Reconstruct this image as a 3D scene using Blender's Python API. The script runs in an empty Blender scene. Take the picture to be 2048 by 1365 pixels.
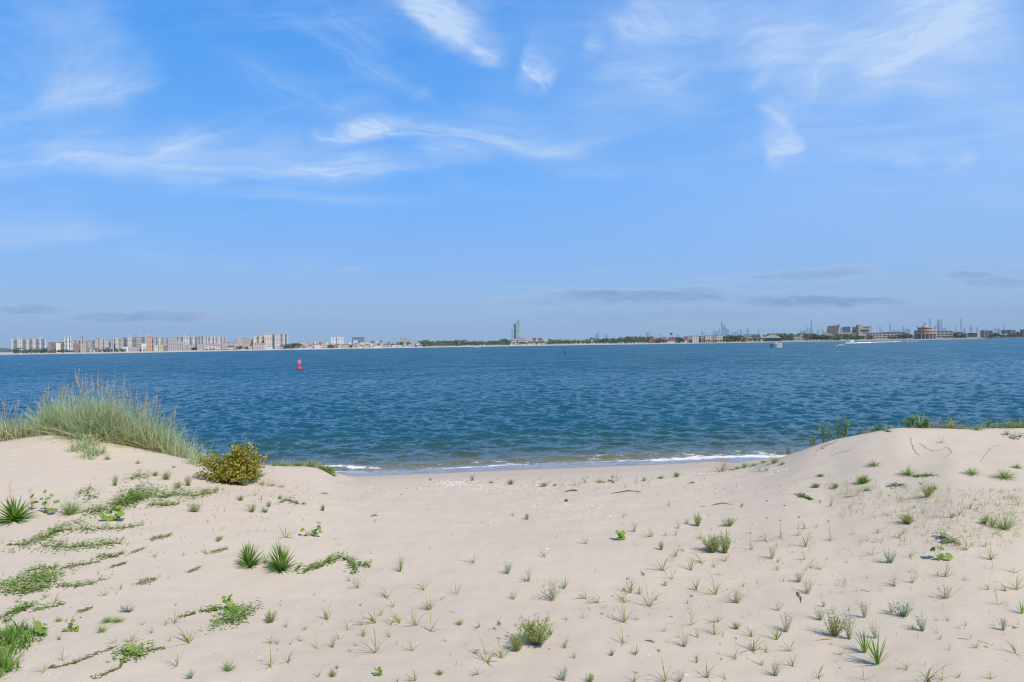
import bpy, math, random
import numpy as np
from mathutils import Vector, Matrix, Euler
R_ = math.radians
random.seed(7); np.random.seed(7)
S = bpy.context.scene
COL = S.collection
F = 1365.0                      # focal length in pixels of the 2048 px frame
H = 7.0                         # eye height above the water
ROLL = R_(1.0)

# ------------------------------------------------------------------ camera
cam_d = bpy.data.cameras.new('camera'); cam = bpy.data.objects.new('camera', cam_d); COL.objects.link(cam)
cam_d.sensor_width = 36; cam_d.lens = 36*F/2048; cam_d.clip_start = 0.05; cam_d.clip_end = 40000
CM = Matrix.Rotation(R_(90+0.147), 3, 'X') @ Matrix.Rotation(-ROLL, 3, 'Z')
cam.matrix_world = Matrix.Translation((0, 0, H)) @ CM.to_4x4()
S.camera = cam

def ray(px, py):
    d = CM @ Vector(((px-1024)/F, -(py-682.5)/F, -1.0))
    return d / d.y              # scaled so that y = 1
def at(px, py, Y):              # the point at distance Y
    d = ray(px, py); return Vector((d.x*Y, Y, H+d.z*Y))
def horizon(px): return 686 - (px-1024)*math.tan(ROLL)

# ------------------------------------------------------------------ materials
MATS = {}
def rgb(c): return (c[0], c[1], c[2], 1)
def newmat(name):
    m = bpy.data.materials.new(name); m.use_nodes = True; nt = m.node_tree
    for n in list(nt.nodes): nt.nodes.remove(n)
    out = nt.nodes.new('ShaderNodeOutputMaterial')
    return m, nt, out
def N(nt, typ, **kw):
    n = nt.nodes.new(typ)
    for k, v in kw.items():
        if k == 'inp':
            for i, x in v.items(): n.inputs[i].default_value = x
        else: setattr(n, k, v)
    return n
def math_(nt, op, a, b=None, c=None, clamp=False):
    n = nt.nodes.new('ShaderNodeMath'); n.operation = op; n.use_clamp = clamp
    for i, x in enumerate((a, b, c)):
        if x is None: continue
        if isinstance(x, (int, float)): n.inputs[i].default_value = x
        else: nt.links.new(x, n.inputs[i])
    return n.outputs[0]
def mixc(nt, fac, a, b, blend='MIX'):
    n = nt.nodes.new('ShaderNodeMix'); n.data_type = 'RGBA'; n.blend_type = blend
    if isinstance(fac, (int, float)): n.inputs[0].default_value = fac
    else: nt.links.new(fac, n.inputs[0])
    for i, x in ((6, a), (7, b)):
        if isinstance(x, tuple): n.inputs[i].default_value = x if len(x) == 4 else rgb(x)
        else: nt.links.new(x, n.inputs[i])
    return n.outputs[2]

def plain(name, c, rough=0.8, var=0.12, scale=3.0, metallic=0.0):
    if name in MATS: return MATS[name]
    m, nt, out = newmat(name)
    p = N(nt, 'ShaderNodeBsdfPrincipled', inp={'Roughness': rough, 'Metallic': metallic})
    tc = N(nt, 'ShaderNodeTexCoord'); no = N(nt, 'ShaderNodeTexNoise', inp={'Scale': scale, 'Detail': 4.0})
    nt.links.new(tc.outputs['Object'], no.inputs['Vector'])
    lo = tuple(x*(1-var) for x in c); hi = tuple(min(1, x*(1+var)) for x in c)
    col = mixc(nt, no.outputs['Fac'], lo, hi)
    nt.links.new(col, p.inputs['Base Color']); nt.links.new(p.outputs[0], out.inputs[0])
    MATS[name] = m; return m

def leafmat(name, cols, trans=0.3, rough=0.55, tip=None):
    """leaf colours vary per blade; cols = list of (pos, rgb)"""
    if name in MATS: return MATS[name]
    m, nt, out = newmat(name)
    g = N(nt, 'ShaderNodeNewGeometry'); oi = N(nt, 'ShaderNodeObjectInfo')
    f = math_(nt, 'FRACT', math_(nt, 'ADD', g.outputs['Random Per Island'], math_(nt, 'MULTIPLY', oi.outputs['Random'], 0.35)))
    cr = N(nt, 'ShaderNodeValToRGB'); e = cr.color_ramp.elements
    e[0].position = cols[0][0]; e[0].color = rgb(cols[0][1]); e[1].position = cols[-1][0]; e[1].color = rgb(cols[-1][1])
    for p_, c_ in cols[1:-1]:
        q = e.new(p_); q.color = rgb(c_)
    nt.links.new(f, cr.inputs[0])
    d = N(nt, 'ShaderNodeBsdfPrincipled', inp={'Roughness': rough, 'Specular IOR Level': 0.35})
    t = N(nt, 'ShaderNodeBsdfTranslucent'); mx = N(nt, 'ShaderNodeMixShader', inp={0: trans})
    nt.links.new(cr.outputs[0], d.inputs['Base Color'])
    tcol = mixc(nt, 1.0, cr.outputs[0], (1.2, 1.3, 0.6), 'MULTIPLY')
    nt.links.new(tcol, t.inputs['Color'])
    nt.links.new(d.outputs[0], mx.inputs[1]); nt.links.new(t.outputs[0], mx.inputs[2]); nt.links.new(mx.outputs[0], out.inputs[0])
    MATS[name] = m; return m

def facade(name, wall, win=(0.08, 0.10, 0.12), wx=3.4, wz=3.0, fx=0.5, fz=0.5, ox=0.0):
    """wall with a grid of window openings in object space"""
    if name in MATS: return MATS[name]
    m, nt, out = newmat(name)
    tc = N(nt, 'ShaderNodeTexCoord'); sp = N(nt, 'ShaderNodeSeparateXYZ'); nt.links.new(tc.outputs['Object'], sp.inputs[0])
    hx = math_(nt, 'ADD', sp.outputs[0], sp.outputs[1])
    ax = math_(nt, 'FRACT', math_(nt, 'DIVIDE', math_(nt, 'ADD', hx, 500.0+ox), wx))
    az = math_(nt, 'FRACT', math_(nt, 'DIVIDE', math_(nt, 'ADD', sp.outputs[2], 0.0), wz))
    inx = math_(nt, 'LESS_THAN', math_(nt, 'ABSOLUTE', math_(nt, 'SUBTRACT', ax, 0.5)), fx/2)
    inz = math_(nt, 'LESS_THAN', math_(nt, 'ABSOLUTE', math_(nt, 'SUBTRACT', az, 0.55)), fz/2)
    k = math_(nt, 'MULTIPLY', inx, inz)
    no = N(nt, 'ShaderNodeTexNoise', inp={'Scale': 0.15, 'Detail': 5.0}); nt.links.new(tc.outputs['Object'], no.inputs['Vector'])
    w2 = mixc(nt, no.outputs['Fac'], tuple(x*0.82 for x in wall), tuple(min(1, x*1.15) for x in wall))
    col = mixc(nt, k, w2, win)
    p = N(nt, 'ShaderNodeBsdfPrincipled', inp={'Roughness': 0.8})
    nt.links.new(col, p.inputs['Base Color'])
    r = math_(nt, 'SUBTRACT', 0.85, math_(nt, 'MULTIPLY', k, 0.5)); nt.links.new(r, p.inputs['Roughness'])
    nt.links.new(p.outputs[0], out.inputs[0]); MATS[name] = m; return m

# ------------------------------------------------------------------ mesh builder
class MB:
    def __init__(s): s.v = []; s.f = []; s.m = []
    def face(s, pts, mi=0):
        b = len(s.v); s.v.extend(tuple(p) for p in pts); s.f.append(tuple(range(b, b+len(pts)))); s.m.append(mi)
    def box(s, x0, x1, y0, y1, z0, z1, mi=0):
        b = len(s.v)
        s.v += [(x0,y0,z0),(x1,y0,z0),(x1,y1,z0),(x0,y1,z0),(x0,y0,z1),(x1,y0,z1),(x1,y1,z1),(x0,y1,z1)]
        for q in ((0,3,2,1),(4,5,6,7),(0,1,5,4),(1,2,6,5),(2,3,7,6),(3,0,4,7)):
            s.f.append(tuple(b+i for i in q)); s.m.append(mi)
    def prism(s, pts, z0, z1, mi=0):       # pts: xy outline ccw
        b = len(s.v); n = len(pts)
        s.v += [(p[0], p[1], z0) for p in pts] + [(p[0], p[1], z1) for p in pts]
        for i in range(n):
            j = (i+1) % n; s.f.append((b+i, b+j, b+n+j, b+n+i)); s.m.append(mi)
        s.f.append(tuple(b+n+i for i in range(n))); s.m.append(mi)
        s.f.append(tuple(b+n-1-i for i in range(n))); s.m.append(mi)
    def lathe(s, prof, n=16, mi=0, c=(0, 0)):
        b = len(s.v)
        for r, z in prof:
            for i in range(n):
                a = 2*math.pi*i/n; s.v.append((c[0]+r*math.cos(a), c[1]+r*math.sin(a), z))
        for k in range(len(prof)-1):
            for i in range(n):
                j = (i+1) % n; s.f.append((b+k*n+i, b+k*n+j, b+(k+1)*n+j, b+(k+1)*n+i)); s.m.append(mi)
        s.f.append(tuple(b+(len(prof)-1)*n+i for i in range(n))); s.m.append(mi)
        s.f.append(tuple(b+n-1-i for i in range(n))); s.m.append(mi)
    def tube(s, pts, rad, n=5, mi=0):
        b = len(s.v); pts = [Vector(p) for p in pts]
        for k, p in enumerate(pts):
            t = (pts[min(k+1, len(pts)-1)] - pts[max(k-1, 0)])
            if t.length < 1e-9: t = Vector((0, 0, 1))
            t.normalize(); u = t.orthogonal().normalized(); w = t.cross(u)
            r = rad[k] if isinstance(rad, (list, tuple)) else rad
            for i in range(n):
                a = 2*math.pi*i/n; s.v.append(tuple(p + u*(r*math.cos(a)) + w*(r*math.sin(a))))
        for k in range(len(pts)-1):
            for i in range(n):
                j = (i+1) % n; s.f.append((b+k*n+i, b+k*n+j, b+(k+1)*n+j, b+(k+1)*n+i)); s.m.append(mi)
    def blade(s, base, az, lean, L, w, bend=0.6, segs=4, mi=0, fold=0.0, taper=1.0, w0=0.7):
        """a grass blade: one strip that starts at angle `lean` from vertical and bends over by `bend`"""
        p = Vector(base); h = Vector((math.cos(az), math.sin(az), 0)); sd = Vector((-math.sin(az), math.cos(az), 0))
        tw = random.uniform(-0.9, 0.9); b = len(s.v); st = L/segs
        for k in range(segs+1):
            t = k/segs; th = lean + bend*t*t
            d = h*math.sin(th) + Vector((0, 0, math.cos(th)))
            nrm = d.cross(sd); side = sd*math.cos(tw) + nrm*math.sin(tw)
            ww = w*0.5*(w0 + (1-w0)*min(1, t*3))*(1-t**2*taper)
            if k == segs: s.v.append(tuple(p))
            else: s.v += [tuple(p - side*ww), tuple(p + side*ww)]
            p = p + d*st
        for k in range(segs-1):
            i = b+2*k; s.f.append((i, i+1, i+3, i+2)); s.m.append(mi)
        i = b+2*(segs-1); s.f.append((i, i+1, i+2)); s.m.append(mi)
        return p
    def leaf(s, base, d, L, w, nrm=None, mi=0, droop=0.0):
        """a pointed leaf of four faces, folded slightly along the rib"""
        base = Vector(base); d = Vector(d).normalized()
        nrm = Vector(nrm) if nrm else Vector((random.uniform(-1, 1), random.uniform(-1, 1), random.uniform(0.2, 1)))
        sd = d.cross(nrm)
        if sd.length < 1e-5: sd = d.orthogonal()
        sd.normalize(); up = sd.cross(d).normalized(); b = len(s.v)
        m1 = base + d*L*0.45 - up*w*0.12; tipp = base + d*L - Vector((0, 0, droop*L))
        s.v += [tuple(base), tuple(m1), tuple(tipp), tuple(base + d*L*0.4 - sd*w/2), tuple(base + d*L*0.4 + sd*w/2)]
        s.f += [(b, b+1, b+3), (b+1, b+2, b+3), (b, b+4, b+1), (b+1, b+4, b+2)]; s.m += [mi]*4
    def heart(s, c, d, nrm, r, mi=0):
        d = Vector(d).normalized(); nrm = Vector(nrm).normalized(); sd = d.cross(nrm).normalized(); nrm = sd.cross(d)
        b = len(s.v); c = Vector(c)
        pts = []
        for i in range(13):
            a = math.pi*2*i/13
            rr = r*(1.0 - 0.38*math.exp(-(a/0.35)**2) - 0.38*math.exp(-((a-2*math.pi)/0.35)**2) + 0.14*math.exp(-((a-math.pi)/0.4)**2))
            pts.append(c - d*(rr*math.cos(a)) + sd*(rr*math.sin(a)) + nrm*(0.18*abs(rr*math.sin(a))))
        s.v.append(tuple(c)); s.v += [tuple(p) for p in pts]
        for i in range(13): s.f.append((b, b+1+i, b+1+(i+1) % 13)); s.m.append(mi)
    def mesh(s, name, mats):
        me = bpy.data.meshes.new(name); me.from_pydata(s.v, [], s.f)
        for m in (mats if isinstance(mats, (list, tuple)) else [mats]): me.materials.append(m)
        if any(s.m): me.polygons.foreach_set('material_index', s.m)
        me.update(); return me
    def build(s, name, mats, parent=None, loc=None, smooth=False):
        me = s.mesh(name, mats)
        if smooth: me.polygons.foreach_set('use_smooth', [True]*len(me.polygons))
        return link(name, me, parent, loc)
def link(name, me, parent=None, loc=None):
    o = bpy.data.objects.new(name, me); COL.objects.link(o)
    if parent: o.parent = parent
    if loc is not None: o.location = loc
    return o
def tag(o, label=None, cat=None, group=None, kind=None):
    if label: o['label'] = label
    if cat: o['category'] = cat
    if group: o['group'] = group
    if kind or cat: o['kind'] = kind or 'thing'
    return o
def empty(name, loc, rz=0):
    o = bpy.data.objects.new(name, None); COL.objects.link(o); o.location = loc; o.rotation_euler = (0, 0, rz)
    o.empty_display_size = 0.1; return o

# ------------------------------------------------------------------ labels that single out each thing
ORD = ['nearest', 'second', 'third', 'fourth', 'fifth', 'sixth', 'seventh', 'eighth', 'ninth', 'tenth', 'eleventh', 'twelfth']
PENDING = []                    # (object, description, px, py)
def later(o, desc, px, py, cat, group=None, mode='ground'):
    o['category'] = cat; o['kind'] = 'thing'
    if group: o['group'] = group
    PENDING.append((o, desc, px, py, mode))
def settle_labels(marks):
    groups = {}
    for o, desc, px, py, mode in PENDING:
        best = None
        for name, mx, my in marks[mode]:
            dx, dy = px-mx, py-my
            dist = math.hypot(dx, dy*1.6)
            if dist < 6: continue
            if best is None or dist < best[0]: best = (dist, name, dx, dy)
        dist, name, dx, dy = best
        if mode == 'ground':
            side = ('right of' if dx > 0 else 'left of') if abs(dx) >= abs(dy)*1.3 else ('in front of' if dy > 0 else 'behind')
        else: side = 'right of' if dx > 0 else 'left of'
        groups.setdefault((desc, side, name), []).append((dist, o))
    for (desc, side, name), lst in groups.items():
        lst.sort(key=lambda t: t[0])
        for i, (dd, o) in enumerate(lst):
            word = ORD[i] if i < 12 else ORD[11]
            if len(lst) == 1: o['label'] = f'{desc} {side} {name}'
            elif i == 0: o['label'] = f'{desc} nearest, {side} {name}'
            else: o['label'] = f'{desc}, {word} {side} {name}'
            if i >= 12: o['label'] = f'{desc}, {i+1}th {side} {name}'

# ------------------------------------------------------------------ terrain of the near shore
COLS = [  # image column, list of (image row, distance), crest z comes from the last row
 (-300, [(1365,11),(1200,14.5),(1100,17.5),(1000,21.5),(940,25),(895,28),(888,29.3)], 1),
 (0,   [(1365,11),(1200,14.5),(1100,17.5),(1000,21.5),(930,25),(886,28),(879,29.3)], 1),
 (100, [(1365,11),(1200,14.5),(1100,17.5),(1000,21.5),(925,25),(876,28),(865,29.3)], 1),
 (200, [(1365,11),(1200,14.5),(1100,17.5),(1000,21.5),(932,25),(886,28),(875,29.3)], 1),
 (285, [(1365,11),(1200,14.6),(1100,17.7),(1000,21.7),(940,25),(905,27.5),(896,28.8)], 1),
 (390, [(1365,11),(1200,14.8),(1100,17.9),(1000,22.2),(955,25),(928,27.2),(920,28.4)], 1),
 (470, [(1365,11),(1200,15.0),(1100,18.2),(1000,22.6),(962,25),(938,27.2),(931,28.2)], 1),
 (560, [(1365,11),(1200,15.2),(1100,18.4),(1000,22.8),(962,25.2),(940,27.2),(931,28.2)], 1),
 (630, [(1365,11),(1200,15.3),(1100,18.6),(1000,23.3),(965,26),(940,28),(932,28.8)], 1),
 (664, [(1365,11),(1200,15.4),(1100,18.7),(1000,23.7),(968,27),(951,30),(946,32)], 2),
 (700, [(1365,11),(1200,15.4),(1100,18.8),(1000,24.0),(967,27.5),(959,31),(953,36.6)], 0),
 (1024,[(1365,11),(1200,15.0),(1100,18.2),(1000,24.5),(968,28.0),(956,30.5),(938.5,37.9)], 0),
 (1300,[(1365,11),(1200,14.9),(1100,17.9),(1000,24.0),(957,28.3),(944,31.5),(928.5,38.6)], 0),
 (1430,[(1365,11),(1200,14.8),(1100,17.8),(1000,23.8),(950,28.5),(936,31.5),(922,39.2)], 0),
 (1500,[(1365,11),(1200,14.7),(1100,17.6),(1000,23.2),(945,28.0),(927,30.2),(921,31.2)], 2),
 (1565,[(1365,11),(1200,14.6),(1100,17.3),(1000,22.5),(945,26.5),(920,28.0),(911,28.8)], 1),
 (1608,[(1365,11),(1200,14.5),(1100,17.2),(1000,22.2),(952,25.2),(912,27.4),(896,28.3)], 1),
 (1660,[(1365,11),(1200,14.4),(1100,17.1),(1000,22.0),(950,24.8),(900,27.0),(878,28.0)], 1),
 (1730,[(1365,10.9),(1200,14.2),(1100,16.8),(1000,21.2),(950,23.7),(890,26.3),(865,27.7)], 1),
 (1793,[(1365,10.8),(1200,14.1),(1100,16.6),(1000,20.8),(950,23.1),(882,26.0),(854,27.6)], 1),
 (1900,[(1365,10.7),(1200,13.9),(1100,16.2),(1000,19.8),(940,22.4),(880,25.8),(856,27.5)], 1),
 (2048,[(1365,10.7),(1200,13.8),(1100,16.0),(1000,19.3),(940,22.0),(880,25.6),(855,27.5)], 1),
 (2400,[(1365,10.7),(1200,13.8),(1100,16.0),(1000,19.0),(940,22.0),(880,25.6),(862,27.5)], 1)]
DG = np.linspace(9, 60, 205); UG = []
ZG = []
for px, rows, crest in COLS:
    yh = horizon(px); ds = [r[1] for r in rows]; zs = [H - (r[0]-yh)*r[1]/F for r in rows]
    ds = [9] + ds; zs = [zs[0]+(zs[0]-zs[1])*0.3] + zs
    if crest == 1: ds += [ds[-1]+1.6, 36.0, 38.3, 41, 48, 60]; zs += [zs[-1]-0.35, 0.75, 0.0, -0.5, -1.2, -1.8]
    elif crest == 2: ds += [34.5, 38.0, 41, 48, 60]; zs += [zs[-1]*0.45, 0.0, -0.5, -1.2, -1.8]
    else: ds += [ds[-1]+1.5, ds[-1]+4, 48, 60]; zs += [-0.14, -0.45, -1.2, -1.8]
    z = np.interp(DG, ds, zs)
    k = np.exp(-np.linspace(-1.6, 1.6, 7)**2); k /= k.sum()
    z = np.convolve(np.pad(z, 3, mode='edge'), k, 'valid')
    UG.append((px-1024)/F); ZG.append(z)
UG = np.array(UG); ZG = np.array(ZG)
UF = np.linspace(UG[0], UG[-1], 500)
ZF = np.array([np.interp(UF, UG, ZG[:, j]) for j in range(len(DG))]).T
k = np.exp(-np.linspace(-1.8, 1.8, 13)**2); k /= k.sum()
ZF = np.array([np.convolve(np.pad(ZF[:, j], 6, mode='edge'), k, 'valid') for j in range(ZF.shape[1])]).T
_rs = np.random.RandomState(3)
NW = [(a, ph, kx, ky) for a, ph, kx, ky in ((0.011*(0.6+_rs.rand()*0.8)*3.0/l, _rs.rand()*6.28, math.cos(t)*6.28/l, math.sin(t)*6.28/l)
      for l, t in [(3.5+_rs.rand()*5, _rs.rand()*3.14) for _ in range(14)])]
NS = [(0.0013*(0.5+_rs.rand()), _rs.rand()*6.28, math.cos(t)*6.28/l, math.sin(t)*6.28/l) for l, t in [(0.45+_rs.rand()*1.3, _rs.rand()*3.14) for _ in range(34)]]
def terrain(x, y):
    x = np.asarray(x, float); y = np.asarray(y, float)
    yy = np.maximum(y, 4.0); u = np.clip(x/yy, UF[0], UF[-1]); d = np.clip(yy, DG[0], DG[-1])
    fu = (u-UF[0])/(UF[1]-UF[0]); fd = (d-DG[0])/(DG[1]-DG[0])
    iu = np.clip(fu.astype(int), 0, len(UF)-2); idd = np.clip(fd.astype(int), 0, len(DG)-2); fu = fu-iu; fd = fd-idd
    z = (ZF[iu, idd]*(1-fu)*(1-fd) + ZF[iu+1, idd]*fu*(1-fd) + ZF[iu, idd+1]*(1-fu)*fd + ZF[iu+1, idd+1]*fu*fd)
    n1 = sum(a*np.sin(kx*x+ky*y+p) for a, p, kx, ky in NW); n2 = sum(a*np.sin(kx*x+ky*y+p) for a, p, kx, ky in NS)
    dry = np.clip((z-0.15)/1.0, 0, 1)
    return z + (n1*0.55+n2)*dry
def tz(x, y): return float(terrain(x, y))
def ground(px, py, far=29.5):
    """the point of the near sand seen at this place"""
    d = ray(px, py); ys = np.arange(9.0, far, 0.03); g = terrain(d.x*ys, ys) - (H+d.z*ys)
    i = np.argmax(g > 0)
    if g[i] <= 0: i = int(np.argmax(g))
    Y = float(ys[i]); return Vector((d.x*Y, Y, tz(d.x*Y, Y)))
SUN_E = 4.1; SKY_S = 0.12; EXPO = 0.0; HAZE_D = 0.65e-4
SKY_TINT = (1.0, 1.0, 1.0)
SKYRAMP = [(0.0, (0.33, 0.52, 0.80)), (0.05, (0.31, 0.515, 0.84)), (0.12, (0.225, 0.49, 0.98)), (0.22, (0.140, 0.445, 1.04)), (0.34, (0.085, 0.385, 0.98)), (0.5, (0.050, 0.32, 0.93)), (1.0, (0.05, 0.25, 0.7))]
CL_COL = (0.62, 0.76, 0.98); LOW_COL = (0.09, 0.225, 0.56); BRI_COL = (0.50, 0.56, 0.72)
CIRRUS = [
 ([(380,80),(520,160),(680,220),(820,250)], 14, 10, .30, dict(fib=(120,6))), ([(520,10),(660,90),(800,170),(900,230)], 16, 14, .26, dict(fib=(120,6))), ([(620,-40),(700,60),(780,120)], 26, 20, .2, dict(fib=(100,7))), ([(0,40),(120,60),(260,40)], 30, 24, .2, dict(fib=(120,8))), ([(1100,210),(1300,200),(1450,230)], 26, 20, .2, dict(fib=(120,7))), ([(1180,20),(1330,70),(1480,60)], 24, 20, .26, dict(fib=(100,6))), ([(1640,200),(1800,170),(2000,190)], 30, 24, .2, dict(fib=(140,7))), ([(1700,20),(1850,10),(2060,50)], 40, 30, .25, dict(fib=(140,7))),
 ([(1120,130),(1400,90),(1700,20),(1900,-60)], 90, 90, .16, dict(fib=(200,30))), ([(1500,260),(1800,160),(2100,110)], 90, 80, .14, dict(fib=(200,30))), ([(-60,160),(150,150),(320,90)], 90, 60, .16, dict(fib=(160,26))), ([(100,300),(500,270),(900,230)], 60, 60, .13, dict(fib=(200,30))),
 ([(1000,40),(1250,110),(1500,150)], 60, 60, .14, dict(fib=(150,22))), ([(1050,600),(1300,585),(1500,590)], 6, 14, .2), ([(1300,640),(1600,632),(1900,625)], 10, 10, .22), ([(1400,618),(1600,622),(1800,615)], 5, 6, .2),
 ([(770,-30),(830,25),(900,66),(960,104),(1004,142)], 50, 20, .62, dict(taper=(.25,.5), fib=(80,6), skew=.35)), ([(800,0),(860,50),(915,78),(950,100)], 16, 12, .45, dict(fib=(60,4))), ([(690,-60),(790,-5),(890,28),(990,70)], 60, 40, .24, dict(fib=(120,7))), ([(925,95),(965,112),(1000,138)], 9, 6, .55), ([(860,40),(905,62),(935,92)], 25, 18, .55),
 ([(1022,118),(1050,132),(1075,150),(1108,180)], 22, 17, .95, dict(taper=(.12,.45), fib=(30,5))), ([(1085,150),(1102,140),(1112,128)], 9, 6, .35),
 ([(-40,258),(60,226),(150,200),(260,184),(340,150)], 30, 10, .50, dict(taper=(.05,.3))), ([(60,222),(200,194),(320,165)], 100, 9, .26, dict(fib=(60,10), skew=.9)), ([(230,180),(250,110),(290,60)], 50, 45, .25, dict(fib=(110,12))), ([(-60,60),(40,110),(90,170)], 70, 60, .26, dict(fib=(110,12))), ([(120,90),(150,150),(160,200)], 40, 40, .14),
 ([(-60,330),(120,322),(300,328),(480,337),(660,345),(840,334),(1010,312)], 24, 6, .62, dict(taper=(.05,.25), fib=(160,5))), ([(40,326),(180,314),(330,324)], 48, 8, .42, dict(fib=(60,6))), ([(260,326),(340,300),(420,268),(520,232),(640,196)], 8, 5, .38, dict(taper=(.15,.5))), ([(300,318),(360,290),(420,275)], 18, 12, .42), ([(520,325),(560,290),(590,250)], 30, 26, .20), ([(450,335),(650,344),(850,338)], 30, 7, .35),
 ([(-60,345),(200,340),(420,348)], 10, 20, .20), ([(608,258),(618,270),(636,280),(664,286),(710,288)], 6, 4, .62, dict(taper=(.15,.4))), ([(655,278),(700,268),(760,252),(800,262)], 26, 18, .72, dict(fib=(50,6), skew=-.5)), ([(690,284),(770,262),(870,260),(970,276),(1070,302),(1180,322)], 13, 11, .72, dict(taper=(.2,.4), fib=(110,5))),
 ([(860,262),(960,268),(1080,296),(1180,318)], 60, 12, .28, dict(fib=(120,9), skew=.3)), ([(1010,275),(1110,302),(1170,300),(1240,268),(1290,245)], 34, 16, .30, dict(fib=(90,7))), ([(812,297),(870,300),(920,302),(985,318)], 10, 8, .55, dict(taper=(.3,.4), fib=(40,5))), ([(830,182),(842,190),(850,200)], 6, 5, .35),
 ([(310,358),(380,360),(470,364)], 16, 10, .42), ([(420,372),(560,384),(700,398),(860,398)], 16, 8, .16), ([(300,385),(600,395),(960,388),(1160,384)], 8, 5, .20), ([(-60,480),(60,484),(170,482),(300,468)], 26, 5, .50, dict(taper=(.05,.4), fib=(120,6))), ([(-60,450),(80,455),(220,452)], 30, 20, .22), ([(160,512),(300,518),(450,530),(560,545)], 6, 8, .22), ([(520,545),(600,546),(690,540)], 14, 6, .12),
 ([(1255,172),(1325,178),(1370,158),(1405,140)], 13, 8, .42, dict(taper=(.25,.5))), ([(1180,160),(1250,158),(1330,170)], 40, 12, .22), ([(1145,80),(1170,92),(1200,96)], 16, 9, .46), ([(1205,10),(1225,45),(1265,70),(1305,85)], 26, 22, .30, dict(fib=(40,6))), ([(1250,-20),(1300,30),(1330,90)], 60, 60, .22, dict(fib=(120,10))), ([(1380,70),(1450,30),(1540,-10)], 60, 50, .24, dict(fib=(120,10))), ([(1430,110),(1540,70),(1680,30)], 60, 60, .20),
 ([(1530,325),(1560,316),(1590,302),(1618,290)], 26, 12, 1.0, dict(taper=(.2,.2), fib=(40,6))), ([(1440,302),(1500,302),(1560,300)], 7, 5, .30), ([(1515,200),(1545,222),(1570,245),(1590,258)], 9, 6, .52), ([(1578,270),(1562,285),(1555,300)], 16, 14, .26), ([(1480,190),(1530,150),(1580,110),(1640,80)], 40, 34, .30, dict(fib=(130,9))), ([(1585,255),(1625,190),(1640,140),(1700,90),(1800,60)], 24, 28, .38, dict(fib=(130,8))),
 ([(1700,165),(1760,138),(1810,110),(1850,72),(1900,40),(1960,10)], 13, 16, .62, dict(taper=(.2,.2), fib=(90,5))), ([(1630,108),(1760,80),(1880,40),(2020,-10)], 50, 40, .42, dict(fib=(150,8))), ([(1760,90),(1900,40),(2060,0)], 60, 70, .30, dict(fib=(160,10))), ([(1850,120),(1960,90),(2100,60)], 60, 60, .20), ([(1885,340),(1920,322),(1955,300)], 10, 9, .30), ([(1770,318),(1810,322),(1850,334)], 5, 4, .28), ([(1100,348),(1300,352),(1480,362)], 5, 4, .20), ([(1060,330),(1160,352),(1260,362)], 10, 6, .14), ([(1950,230),(2020,250),(2100,240)], 40, 30, .16)]
# ------------------------------------------------------------------ sand
def grid_mesh(X, Y, Z, name, mat, attrs=None):
    nr, nc = X.shape; me = bpy.data.meshes.new(name); n = nr*nc
    co = np.stack([X, Y, Z], -1).reshape(-1, 3).astype(np.float32)
    idx = np.arange(n).reshape(nr, nc)
    q = np.stack([idx[:-1, :-1], idx[:-1, 1:], idx[1:, 1:], idx[1:, :-1]], -1).reshape(-1, 4)
    me.vertices.add(n); me.vertices.foreach_set('co', co.ravel())
    me.loops.add(q.size); me.loops.foreach_set('vertex_index', q.ravel().astype(np.int32))
    me.polygons.add(len(q)); me.polygons.foreach_set('loop_start', np.arange(0, q.size, 4, dtype=np.int32))
    me.polygons.foreach_set('loop_total', np.full(len(q), 4, np.int32)); me.polygons.foreach_set('use_smooth', np.ones(len(q), bool))
    for k, a in (attrs or {}).items():
        at_ = me.attributes.new(k, 'FLOAT', 'POINT'); at_.data.foreach_set('value', a.ravel().astype(np.float32))
    me.materials.append(mat); me.update(); me.validate(); return me

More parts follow.
